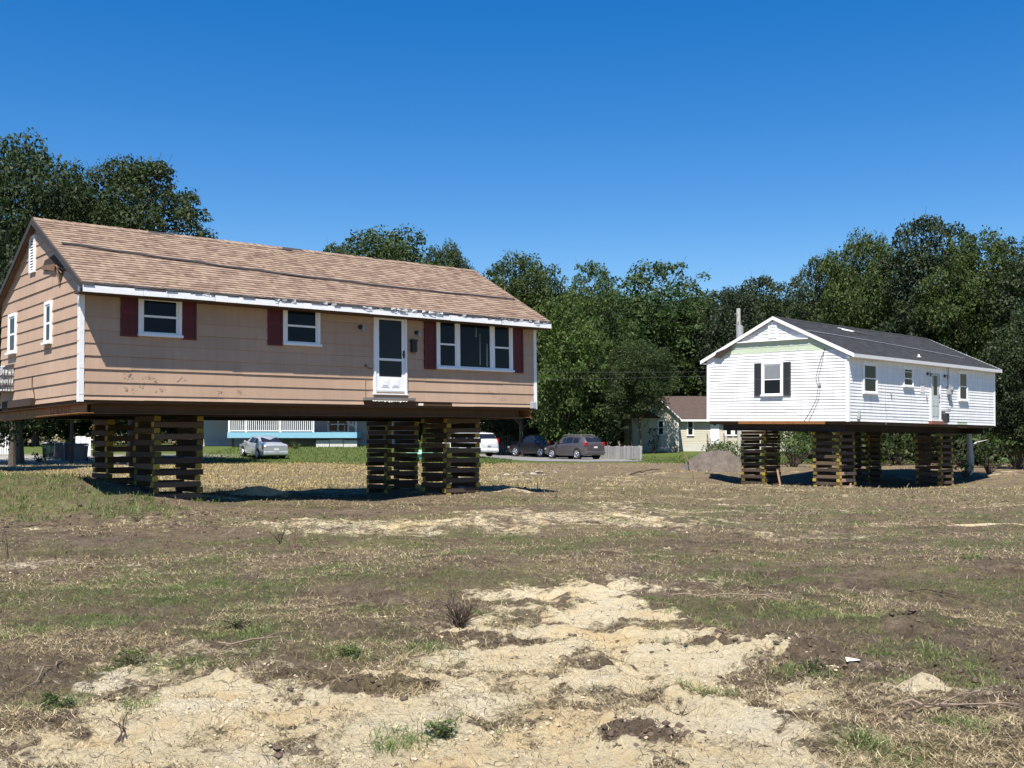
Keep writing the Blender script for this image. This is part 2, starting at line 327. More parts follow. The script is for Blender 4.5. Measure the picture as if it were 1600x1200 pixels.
def mat_leaf(name, cols, trans=.25):
    k = N(name); t = k.t
    isl = k.island()
    c = k.ramp(isl, [(i/(len(cols)-1), q) for i, q in enumerate(cols)])
    c = k.mix(1.0, c, k.ramp(k.objrand(), [(0, (.72, .74, .8)), (.5, (.95, .93, .85)), (1, (1.2, 1.15, .9))]), 'MULTIPLY')
    n = k.noise(.35, 3)
    c = k.mix(1.0, c, k.ramp(n, [(.3, (.75, .78, .8)), (.7, (1.2, 1.18, 1.0))]), 'MULTIPLY')
    k.l(c, k.b.inputs['Base Color']); k.b.inputs['Roughness'].default_value = .58; k.b.inputs['Specular IOR Level'].default_value = .22
    tr = k.n('ShaderNodeBsdfTranslucent'); k.l(k.mix(1.0, c, (1.0, 1.3, .5), 'MULTIPLY'), tr.inputs[0])
    mx = k.n('ShaderNodeMixShader'); mx.inputs[0].default_value = trans
    k.l(k.b.outputs[0], mx.inputs[1]); k.l(tr.outputs[0], mx.inputs[2])
    k.l(mx.outputs[0], t.nodes['Material Output'].inputs[0]); return k.m
M_leaf = mat_leaf('oak_leaves', [(.028, .047, .018), (.038, .062, .023), (.050, .076, .028), (.08, .105, .042)], .3)
M_leafb = mat_leaf('bright_leaves', [(.040, .068, .022), (.052, .088, .028), (.068, .108, .036), (.10, .14, .05)], .35)
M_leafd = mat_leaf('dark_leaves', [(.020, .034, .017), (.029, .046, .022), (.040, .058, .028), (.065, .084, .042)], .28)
M_leafs = mat_leaf('shrub_leaves', [(.03, .06, .018), (.06, .10, .03), (.10, .15, .045), (.16, .19, .08)], .3)
def mat_blades(name, cols, trans=.2):
    k = N(name)
    c = k.ramp(k.island(), [(i/(len(cols)-1), q) for i, q in enumerate(cols)])
    k.l(c, k.b.inputs['Base Color']); k.b.inputs['Roughness'].default_value = .65; k.b.inputs['Specular IOR Level'].default_value = .2
    tr = k.n('ShaderNodeBsdfTranslucent'); k.l(c, tr.inputs[0]); mx = k.n('ShaderNodeMixShader'); mx.inputs[0].default_value = trans
    k.l(k.b.outputs[0], mx.inputs[1]); k.l(tr.outputs[0], mx.inputs[2]); k.l(mx.outputs[0], k.t.nodes['Material Output'].inputs[0]); return k.m
M_straw = mat_blades('dry_straw', [(.14, .10, .055), (.26, .20, .11), (.42, .34, .20), (.60, .52, .34)], .1)
M_rootl = mat_blades('dark_root_bits', [(.03, .02, .014), (.06, .04, .028), (.10, .07, .045), (.05, .033, .02)])
M_olive = mat_blades('olive_dry_grass', [(.09, .08, .035), (.17, .145, .06), (.28, .22, .10), (.13, .14, .05)])
M_yelg = mat_blades('yellow_dry_grass', [(.26, .20, .08), (.36, .27, .12), (.44, .35, .18), (.22, .20, .07)])
M_gb = mat_blades('green_grass_blades', [(.05, .095, .022), (.08, .135, .035), (.13, .19, .06), (.26, .27, .12)], .3)
M_lawn = mat_blades('lawn_grass_blades', [(.06, .095, .02), (.085, .13, .03), (.13, .16, .05)], .3)

def mat_ground():
    k = N('bare_soil_and_sand'); k.b.inputs['Roughness'].default_value = .95; k.b.inputs['Specular IOR Level'].default_value = .12
    def A(n): a = k.n('ShaderNodeAttribute', attribute_name=n); return a.outputs['Fac']
    sand, green, dry, gravel = A('sand'), A('green'), A('dry'), A('gravel')
    big = k.noise(.45, 6, .62); mid = k.noise(3.2, 10, .72, dist=.6); fin = k.noise(24, 8, .75, dist=.4); tiny = k.noise(150, 4, .75); med = k.noise(9, 9, .75, dist=1.0)
    mp = k.n('ShaderNodeMapping'); mp.inputs['Scale'].default_value = (1.0, 4.5, 1); mp.inputs['Rotation'].default_value = (0, 0, .12); k.l(k.obj(), mp.inputs[0])
    streak = k.noise(5, 9, .75, mp.outputs[0], 1.5)
    det = k.math('ADD', k.math('MULTIPLY', fin, .45), k.math('ADD', k.math('MULTIPLY', med, .3), k.math('MULTIPLY', tiny, .25)))
    soil = k.ramp(k.math('ADD', k.math('MULTIPLY', mid, .6), k.math('MULTIPLY', fin, .4)), [(.34, (.055, .037, .025)), (.45, (.14, .101, .069)), (.53, (.235, .178, .122)), (.64, (.39, .31, .215))])
    soil = k.mix(k.math('MULTIPLY', k.ramp(big, [(.42, (0, 0, 0)), (.6, (1, 1, 1))]), .4), soil, (.21, .17, .135))
    soil = k.mix(k.ramp(streak, [(.55, (0, 0, 0)), (.72, (.55, .55, .55))]), soil, (.32, .25, .17))
    soil = k.mix(k.ramp(det, [(.50, (0, 0, 0)), (.56, (.8, .8, .8))]), soil, (.035, .024, .017))  # dark speckle painted in for the shade of small crevices
    soil = k.mix(k.ramp(det, [(.40, (.7, .7, .7)), (.45, (0, 0, 0))]), soil, (.36, .30, .21))
    mp2 = k.n('ShaderNodeMapping'); mp2.inputs['Scale'].default_value = (.35, 1.6, 1); mp2.inputs['Rotation'].default_value = (0, 0, -.1); k.l(k.obj(), mp2.inputs[0])
    pal = k.noise(1.3, 9, .7, mp2.outputs[0], .8)
    soil = k.mix(k.ramp(k.math('ADD', k.math('MULTIPLY', pal, .75), k.math('MULTIPLY', fin, .25)), [(.53, (0, 0, 0)), (.63, (.6, .6, .6))]), soil, (.34, .275, .20))
    soil = k.mix(k.ramp(k.noise(.8, 6, .7, mp2.outputs[0]), [(.52, (0, 0, 0)), (.66, (.6, .6, .6))]), soil, (.075, .052, .038))
    vr = k.noise(.62, 7, .68, dist=.7); vr2 = k.noise(1.9, 8, .7, dist=.5)
    sel = k.math('ADD', k.math('MULTIPLY', vr, .6), k.math('ADD', k.math('MULTIPLY', vr2, .3), k.math('MULTIPLY', fin, .1)))
    soil = k.mix(k.ramp(sel, [(.53, (0, 0, 0)), (.58, (.85, .85, .85))]), soil, k.ramp(k.math('ADD', k.math('MULTIPLY', streak, .5), k.math('MULTIPLY', det, .5)), [(.4, (.10, .085, .035)), (.5, (.22, .19, .09)), (.6, (.38, .33, .19))]))
    soil = k.mix(k.ramp(sel, [(.40, (.8, .8, .8)), (.455, (0, 0, 0))]), soil, k.ramp(det, [(.42, (.045, .030, .022)), (.6, (.13, .088, .064))]))
    lit = k.ramp(k.math('ADD', k.math('MULTIPLY', streak, .5), k.math('MULTIPLY', det, .5)), [(.35, (.085, .062, .034)), (.48, (.20, .155, .085)), (.6, (.36, .29, .17))])
    dmask = k.math('MULTIPLY', dry, k.ramp(k.math('ADD', k.math('MULTIPLY', fin, .5), k.math('MULTIPLY', mid, .5)), [(.38, (.1, .1, .1)), (.56, (.95, .95, .95))]))
    c = k.mix(dmask, soil, lit)
    gcol = k.ramp(fin, [(.35, (.07, .085, .028)), (.5, (.12, .14, .05)), (.65, (.20, .20, .09))])
    gm = k.math('MULTIPLY', k.math('MULTIPLY', green, k.ramp(mid, [(.38, (.05, .05, .05)), (.58, (.8, .8, .8))])), 1)
    c = k.mix(gm, c, gcol)
    lawnm = A('lawn'); c = k.mix(lawnm, c, k.ramp(med, [(.3, (.06, .085, .022)), (.5, (.085, .12, .03)), (.65, (.16, .17, .065))]))
    sandc = k.ramp(k.noise(1.3, 7, .65, dist=.5), [(.34, (.88, .77, .55)), (.44, (.86, .73, .48)), (.52, (.85, .71, .45)), (.64, (.82, .62, .34))])
    sandc = k.mix(k.ramp(med, [(.56, (0, 0, 0)), (.66, (.55, .55, .55))]), sandc, (.50, .40, .27))
    sandc = k.mix(k.ramp(fin, [(.60, (0, 0, 0)), (.70, (.55, .55, .55))]), sandc, (.30, .22, .15))
    sandc = k.mix(k.ramp(tiny, [(.55, (0, 0, 0)), (.7, (.5, .5, .5))]), sandc, (.36, .28, .18))
    vo = k.n('ShaderNodeTexVoronoi', feature='DISTANCE_TO_EDGE'); vo.inputs['Scale'].default_value = 5.5; wv = k.n('ShaderNodeVectorMath', operation='ADD'); nz = k.n('ShaderNodeTexNoise'); nz.inputs['Scale'].default_value = 6; k.l(k.obj(), nz.inputs['Vector']); sc = k.n('ShaderNodeVectorMath', operation='SCALE'); sc.inputs['Scale'].default_value = .35; k.l(nz.outputs['Color'], sc.inputs[0]); k.l(k.obj(), wv.inputs[0]); k.l(sc.outputs[0], wv.inputs[1]); k.l(wv.outputs[0], vo.inputs['Vector'])
    crack = k.ramp(vo.outputs['Distance'], [(0, (1, 1, 1)), (.025, (0, 0, 0))])
    crackm = k.math('MULTIPLY', crack, k.ramp(mid, [(.48, (0, 0, 0)), (.56, (.8, .8, .8))]))
    sandc = k.mix(crackm, sandc, (.13, .10, .075))
    mixn = k.math('MULTIPLY', k.math('SUBTRACT', k.math('ADD', k.math('MULTIPLY', det, .65), k.math('MULTIPLY', mid, .35)), .5), 3.4)
    sm_ = k.ramp(k.math('ADD', sand, mixn), [(.40, (0, 0, 0)), (.62, (1, 1, 1))])
    c = k.mix(sm_, c, sandc)
    c = k.mix(k.math('MULTIPLY', gravel, k.ramp(fin, [(.3, (.4, .4, .4)), (.5, (1, 1, 1))])), c, k.ramp(tiny, [(.3, (.22, .21, .2)), (.7, (.5, .49, .46))]))
    k.l(c, k.b.inputs['Base Color'])
    h = k.math('ADD', k.math('ADD', k.math('MULTIPLY', mid, 1.0), k.math('ADD', k.math('MULTIPLY', fin, .9), k.math('MULTIPLY', med, .9))), k.math('MULTIPLY', tiny, .35))
    h = k.math('SUBTRACT', h, k.math('MULTIPLY', crackm, .4))
    k.bump(h, 1.0, .07); return k.m
M_ground = mat_ground()
M_clod = mat('dark_soil_clods', (.085, .060, .045), .95, .35, 5, isl=.35, bump=.8, bscale=60)
M_sclod = mat('pale_sand_clods', (.50, .41, .28), .95, .2, 5, isl=.25, bump=.8, bscale=60)
M_rock = mat('grey_tan_rubble', (.36, .31, .26), .9, .25, 6, bump=.8, bscale=20, orand=.4)
M_asph = mat('worn_grey_asphalt', (.17, .165, .165), .9, .15, 2, bump=.4, bscale=60)
M_pile = mat('dug_grey_soil', (.105, .087, .072), .95, .4, 3, bump=1, bscale=18, isl=0)
M_redtwig = mat('reddish_dead_branch', (.20, .10, .08), .9, .2, 5)
M_chalk = mat('white_rubble', (.7, .68, .62), .9, .15, 8, bump=.7, bscale=20)

# ---------------------------------------------------------------- mesh helpers
class MB:
    def __init__(s): s.v = []; s.f = []; s.mi = []
    def add(s, vs, fs, mi=0):
        o = len(s.v); s.v += [tuple(p) for p in vs]; s.f += [tuple(i+o for i in f) for f in fs]; s.mi += [mi]*len(fs)
    def box(s, a, b, mi=0):
        x0, x1 = sorted((a[0], b[0])); y0, y1 = sorted((a[1], b[1])); z0, z1 = sorted((a[2], b[2]))
        s.add([(x0, y0, z0), (x1, y0, z0), (x1, y1, z0), (x0, y1, z0), (x0, y0, z1), (x1, y0, z1), (x1, y1, z1), (x0, y1, z1)],
              [(0, 3, 2, 1), (4, 5, 6, 7), (0, 1, 5, 4), (1, 2, 6, 5), (2, 3, 7, 6), (3, 0, 4, 7)], mi)
    def bbox(s, a, b, r=.01, mi=0):
        """box with bevelled upright and level edges (chamfer r)"""
        x0, x1 = sorted((a[0], b[0])); y0, y1 = sorted((a[1], b[1])); z0, z1 = sorted((a[2], b[2]))
        vs = []; 
        for z, i in ((z0, r), (z0+r, 0), (z1-r, 0), (z1, r)):
            for (x, y, sx, sy) in ((x0, y0, 1, 1), (x1, y0, -1, 1), (x1, y1, -1, -1), (x0, y1, 1, -1)):
                vs += [(x+sx*(r+i if True else 0), y+sy*i, z), (x+sx*i, y+sy*(r+i), z)]
        # ring order: fix per corner so that the loop goes round
        rings = []
        for k in range(4):
            b_ = k*8; rings.append([b_+1, b_+0, b_+2, b_+3, b_+5, b_+4, b_+6, b_+7])
        fs = [tuple(reversed(rings[0])), tuple(rings[3])]
        for k in range(3):
            for i in range(8):
                j = (i+1) % 8; fs.append((rings[k][i], rings[k][j], rings[k+1][j], rings[k+1][i]))
        s.add(vs, fs, mi)
    def tube(s, pts, rs, n=6, mi=0, cap=True):
        pts = [Vector(p) for p in pts]
        if isinstance(rs, (int, float)): rs = [rs]*len(pts)
        rings = []; o = len(s.v); up = Vector((.13, .21, 1)).normalized()
        for i, p in enumerate(pts):
            d = (pts[min(i+1, len(pts)-1)]-pts[max(i-1, 0)])
            if d.length < 1e-9: d = Vector((0, 0, 1))
            d.normalize(); a = d.cross(up)
            if a.length < .05: a = d.cross(Vector((1, 0, 0)))
            a.normalize(); b = d.cross(a)
            for k in range(n):
                t = 2*math.pi*k/n; s.v.append(tuple(p+(a*math.cos(t)+b*math.sin(t))*rs[i]))
        for i in range(len(pts)-1):
            for k in range(n):
                j = (k+1) % n; s.f.append((o+i*n+k, o+i*n+j, o+(i+1)*n+j, o+(i+1)*n+k)); s.mi.append(mi)
        if cap:
            s.f.append(tuple(o+k for k in range(n-1, -1, -1))); s.mi.append(mi)
            s.f.append(tuple(o+(len(pts)-1)*n+k for k in range(n))); s.mi.append(mi)
    def cyl(s, c, ax, r, L, n=16, mi=0):
        c = Vector(c); ax = Vector(ax).normalized(); s.tube([c-ax*L/2, c+ax*L/2], r, n, mi)
    def build(s, name, mats, parent=None, smooth=None):
        me = bpy.data.meshes.new(name); me.from_pydata(s.v, [], s.f)
        if not isinstance(mats, (list, tuple)): mats = [mats]
        for m in mats: me.materials.append(m)
        if len(mats) > 1: me.polygons.foreach_set('material_index', s.mi)
        if smooth is not None:
            me.polygons.foreach_set('use_smooth', [True]*len(me.polygons))
            if smooth > 0: me.set_sharp_from_angle(angle=R(smooth))
        me.update()
        o = bpy.data.objects.new(name, me); col.objects.link(o)
        if parent: o.parent = parent
        return o
def npmesh(name, V, F, mats, parent=None, smooth=False):
    """fast mesh from arrays; F is (n,k)"""
    me = bpy.data.meshes.new(name); n, k = F.shape
    me.vertices.add(len(V)); me.vertices.foreach_set('co', np.asarray(V, np.float32).ravel())
    me.loops.add(n*k); me.loops.foreach_set('vertex_index', F.astype(np.int32).ravel())
    me.polygons.add(n); me.polygons.foreach_set('loop_start', np.arange(0, n*k, k, dtype=np.int32))
    try: me.polygons.foreach_set('loop_total', np.full(n, k, np.int32))
    except Exception: pass
    if smooth: me.polygons.foreach_set('use_smooth', np.ones(n, bool))
    for m in (mats if isinstance(mats, (list, tuple)) else [mats]): me.materials.append(m)
    me.update(calc_edges=True)
    o = bpy.data.objects.new(name, me); col.objects.link(o)
    if parent: o.parent = parent
    return o
def tag(o, label=None, cat=None, group=None, kind=None):
    if label: o['label'] = label
    if cat: o['category'] = cat
    if group: o['group'] = group
    if kind: o['kind'] = kind
    return o
def empty(name, loc=(0, 0, 0), rz=0):
    o = bpy.data.objects.new(name, None); col.objects.link(o); o.location = loc; o.rotation_euler = (0, 0, rz); o.empty_display_size = .3; return o
def frame_empty(name, O, ang, t1, t2):
    """an Empty whose local axes are u (along the front), v (to the back) and up, slightly out of level"""
    U = Vector((math.cos(ang), math.sin(ang), t1)).normalized(); V = Vector((-math.sin(ang), math.cos(ang), t2)); W = U.cross(V).normalized(); V = W.cross(U)
    m = Matrix(((U.x, V.x, W.x, O[0]), (U.y, V.y, W.y, O[1]), (U.z, V.z, W.z, O[2]), (0, 0, 0, 1)))
    e = bpy.data.objects.new(name, None); col.objects.link(e); e.matrix_world = m; e.empty_display_size = .5; return e, m
def copy_thing(o):
    c = o.copy(); col.objects.link(c)
    for ch in list(o.children):
        d = ch.copy(); col.objects.link(d); d.parent = c
        for g in list(ch.children):
            h = g.copy(); col.objects.link(h); h.parent = d
    return c

# ---------------------------------------------------------------- ground
def grid_axis(hi, fine, g, near, g2):
    out = [0.0]
    while out[-1] < hi: out.append(out[-1] + fine + g*min(out[-1], near) + g2*max(0, out[-1]-near))
    return np.array(sorted(set([-v for v in out]+out)))
def ground():
    xs = grid_axis(900, .022, .010, 12, .06)
    ys = [4.2]
    while ys[-1] < 1500:
        v = ys[-1]; ys.append(v + max(.02, .005*min(v, 30)+.012*max(0, min(v, 110)-30)+.06*max(0, v-110)))
    back = [4.2]
    while back[-1] > -60: back.append(back[-1] - max(.1, .2*abs(back[-1]-4.2)))
    ys = np.array(sorted(set(back+ys)))
    X, Y = np.meshgrid(xs, ys); x = X.ravel(); y = Y.ravel()
    z = hgt(x, y)
    V = np.stack([x, y, z], 1); nx = len(xs); ny = len(ys)
    i = np.arange(ny-1)[:, None]*nx + np.arange(nx-1)[None, :]; i = i.ravel()
    F = np.stack([i, i+1, i+nx+1, i+nx], 1)
    o = npmesh('ground', V, F, M_ground, smooth=True); me = o.data
    gr = sm(y, 50, 56)*(1-sm(y, 70, 76))*sm(-x + 3*vnoise(x*.3, y*.3, 8), 17, 22)
    g = greenmask(x, y)*(1-gr)
    for nm, arr in (('sand', sandmask(x, y)), ('green', g), ('dry', drymask(x, y)), ('gravel', gr), ('lawn', sm(y, 62.5, 65.5)*(1-gr)*(1-sm(y, 105, 112)))):
        a = me.attributes.new(nm, 'FLOAT', 'POINT'); a.data.foreach_set('value', np.asarray(arr, np.float32))
    tag(o, kind='structure')
ground()
def driveway():
    P = [(-20, 104), (-13, 92), (-2.4, 83), (1.6, 69.6), (4, 68.7), (7.9, 68.6), (8.6, 71), (7.2, 80), (9, 104)]
    xs = np.arange(-20, 10, .5); ys = np.arange(68, 105, .5)
    mb = MB(); idx = {}
    from mathutils.geometry import tessellate_polygon
    poly = [(x, y) for x, y in P]
    # sheet of small cells that follows the ground, 2 cm proud of it
    V = []; F = []
    for a in ys:
        for b in xs:
            cx, cy = b+.25, a+.25
            if polysd(np.array([cx]), np.array([cy]), poly)[0] > -.15 + .2*vnoise(np.array([cx*1.3]), np.array([cy*1.3]), 4)[0]:
                q = []
                for (p, r_) in ((b, a), (b+.5, a), (b+.5, a+.5), (b, a+.5)):
                    if (p, r_) not in idx: idx[(p, r_)] = len(V); V.append((p, r_, H(p, r_)+.025))
                    q.append(idx[(p, r_)])
                F.append(q)
    o = npmesh('driveway', np.array(V), np.array(F), M_asph); tag(o, kind='structure')
driveway()

# ---------------------------------------------------------------- house pieces
def FR(a, out, w): return (a, -out, w)        # on the long front, v = 0
def GB(a, out, w): return (-out, a, w)        # on the gable, u = 0
def pbox(mb, F, a0, a1, o0, o1, w0, w1, mi=0): mb.box(F(a0, o0, w0), F(a1, o1, w1), mi)
def window(parent, F, a0, a1, w0, w1, cols=None, casing=.075, sill=.05, split=.5, glass=None, name='window', blind=None, out=.05):
    """casing ring, sashes, panes; cols = list of (a0,a1,hung?) fractions"""
    r = MB(); c = casing
    pbox(r, F, a0, a1, -.01, out, w1-c, w1); pbox(r, F, a0, a0+c, -.01, out, w0+c*.7, w1-c); pbox(r, F, a1-c, a1, -.01, out, w0+c*.7, w1-c)
    pbox(r, F, a0-.015, a1+.015, -.01, out+sill, w0, w0+c*.7)
    fr = r.build('window', M_trim, parent)
    cols = cols or [(a0+c, a1-c, True)]
    s = MB(); g = MB(); gl = []
    for k, (x0, x1, hung) in enumerate(cols):
        if k: pbox(s, F, cols[k-1][1], x0, -.01, out-.006, w0+c*.7, w1-c)
        y0, y1 = w0+c*.7, w1-c; b = .042
        ym = y0+(y1-y0)*split
        pbox(s, F, x0, x1, 0, out-.016, y1-b, y1); pbox(s, F, x0, x1, 0, out-.016, y0, y0+b)
        pbox(s, F, x0, x0+b, 0, out-.016, y0+b, y1-b); pbox(s, F, x1-b, x1, 0, out-.016, y0+b, y1-b)
        if hung:
            pbox(s, F, x0+b, x1-b, 0, out-.018, ym-.022, ym+.022)
            gl.append((x0+b, x1-b, y0+b, ym-.022)); gl.append((x0+b, x1-b, ym+.022, y1-b))
        else: gl.append((x0+b, x1-b, y0+b, y1-b))
    s.build('sash', M_trim, fr)
    for q in gl:
        p = MB(); pbox(p, F, q[0], q[1], 0, .030, q[2], q[3]); p.build('pane', glass or M_glass, fr)
    if blind:
        for (b0, b1, b2, b3) in blind:
            p = MB(); pbox(p, F, b0, b1, .0303, .0318, b2, b3); p.build('blind', M_blind_strip, fr)
    return fr
def shutter(parent, F, a0, a1, w0, w1, m, label=None):
    s = MB(); pbox(s, F, a0+.04, a1-.04, 0, .030, w0+.05, w1-.05)
    for x0, x1, y0, y1 in ((a0, a0+.04, w0, w1), (a1-.04, a1, w0, w1), (a0+.04, a1-.04, w0, w0+.05), (a0+.04, a1-.04, w1-.05, w1), (a0+.04, a1-.04, (w0+w1)/2-.025, (w0+w1)/2+.025)):
        pbox(s, F, x0, x1, 0, .046, y0, y1)
    n = int((w1-w0)/.035)
    for i in range(n):
        y = w0+.06+(w1-w0-.12)*i/n
        if abs(y-(w0+w1)/2) < .035: continue
        pbox(s, F, a0+.042, a1-.042, .028, .040, y, y+.016)
    return s.build('shutter', m, parent)
def siding_front(mb, L, w0, w1, step, lip, off=0, seam=2.4, cuts=None, v=0, sgn=-1):
    w = w0; k = 0; ws = [w0]
    x = w0+off if off else w0+step
    while x < w1-.01: ws.append(x); x += step
    ws.append(w1)
    for i in range(len(ws)-1):
        a, b = ws[i], ws[i+1]
        xs = [0.0]; p = random.uniform(.3, 1)*seam
        while p < L-.3: xs.append(p); p += seam*random.choice((1, 1, .5))
        xs.append(L)
        segs = [(xs[j], xs[j+1]) for j in range(len(xs)-1)]
        if cuts and i in cuts:
            out = []
            for (s0, s1) in segs:
                c0, c1 = cuts[i]
                if s1 <= c0 or s0 >= c1: out.append((s0, s1))
                else:
                    if s0 < c0: out.append((s0, c0))
                    if s1 > c1: out.append((c1, s1))
            segs = out
        for (s0, s1) in segs:
            l = lip*random.uniform(.85, 1.2); db = random.uniform(-.002, .002)*(lip/.013)
            mb.add([(s0, v+sgn*l, a+db), (s1, v+sgn*l, a+db), (s1, v+sgn*.002, b), (s0, v+sgn*.002, b), (s0, v, a+db), (s1, v, a+db)],
                   [(0, 1, 2, 3), (4, 5, 1, 0)] if sgn < 0 else [(3, 2, 1, 0), (0, 1, 5, 4)])
def siding_gable(mb, D, h, s, w0, w1, step, lip, off=0, u=0, sgn=-1, seam=2.4, skip=None):
    ws = [w0]; x = w0+(off or step)
    while x < w1-.01: ws.append(x); x += step
    ws.append(w1)
    ex = lambda w: max(0, (w-h)/s)
    for i in range(len(ws)-1):
        a, b = ws[i], ws[i+1]
        lo0, hi0 = ex(a), D-ex(a); lo1, hi1 = ex(b), D-ex(b)
        cuts = [0]; p = random.uniform(.3, 1)*seam
        while p < D-.3: cuts.append(p); p += seam*random.choice((1, .5))
        cuts.append(D)
        for j in range(len(cuts)-1):
            s0, s1 = cuts[j], cuts[j+1]
            p0, p1 = max(s0, lo0), min(s1, hi0); q0, q1 = max(s0, lo1), min(s1, hi1)
            if p1 <= p0: continue
            if q1 < q0: q0 = q1 = min(max((q0+q1)/2, p0), p1)
            if skip and skip(a, b, p0, p1): continue
            l = lip*random.uniform(.85, 1.2)
            mb.add([(u+sgn*l, p0, a), (u+sgn*l, p1, a), (u+sgn*.002, q1, b), (u+sgn*.002, q0, b), (u, p0, a), (u, p1, a)],
                   [(3, 2, 1, 0), (0, 1, 5, 4)] if sgn < 0 else [(0, 1, 2, 3), (4, 5, 1, 0)])
def roof_mesh(L, D, h, rise, of, e0, e1, roww=.14, ragged=.0):
    """two shingled slopes; each course is a real overlapping strip"""
    s = rise/(D/2); hyp = math.hypot(D/2+of, rise+s*of); cs = (D/2+of)/hyp; sn = (rise+s*of)/hyp
    mb = MB(); n = int(hyp/roww)+1
    for side in (0, 1):
        def P(u, d, up):           # d = distance up the slope from the eave
            v = -of + d*cs - up*sn; w = h-s*of + d*sn + up*cs
            return (u, v, w) if side == 0 else (u, D-v, w)
        for k in range(n):
            d0 = k*roww; d1 = min((k+1)*roww, hyp)
            nseg = 60; us = [-e0+(L+e0+e1)*i/nseg for i in range(nseg+1)]
            for i in range(nseg):
                j0 = random.uniform(-ragged, ragged) if k == 0 else random.uniform(-.006, .006)
                t = .012 + random.uniform(0, .004)
                a = [P(us[i], d0+j0, t), P(us[i+1], d0+j0, t), P(us[i+1], d1, .001), P(us[i], d1, .001), P(us[i], d0+j0, -.002), P(us[i+1], d0+j0, -.002)]
                fs = [(0, 1, 2, 3), (4, 5, 1, 0)]
                if side: fs = [tuple(reversed(f)) for f in fs]
                mb.add(a, fs)
    return mb, (s, hyp, cs, sn)
def slab(L, D, h, rise, of, e0, e1, th=.09):
    s = rise/(D/2); mb = MB()
    prof = [(-of, h-s*of), (D/2, h+rise), (D+of, h-s*of), (D+of, h-s*of-th), (D/2, h+rise-th*1.1), (-of, h-s*of-th)]
    vs = [(-e0, a, b-.004) for a, b in prof] + [(L+e1, a, b-.004) for a, b in prof]
    fs = [(0, 1, 7, 6), (1, 2, 8, 7), (2, 3, 9, 8), (3, 4, 10, 9), (4, 5, 11, 10), (5, 0, 6, 11), (0, 5, 4, 1), (1, 4, 3, 2), (6, 7, 10, 11), (7, 8, 9, 10)]
    mb.add(vs, fs); return mb
def core(mb, L, D, h, rise, w0, top=.10, ins=.0):
    s = rise/(D/2); t = top
    vs = [(x, y, z) for x in (ins, L-ins) for (y, z) in ((ins, w0), (D-ins, w0), (D-ins, h-t), (D/2, h+rise-t), (ins, h-t))]
    mb.add(vs, [(0, 4, 3, 2, 1), (5, 6, 7, 8, 9), (0, 1, 6, 5), (1, 2, 7, 6), (2, 3, 8, 7), (3, 4, 9, 8), (4, 0, 5, 9)])

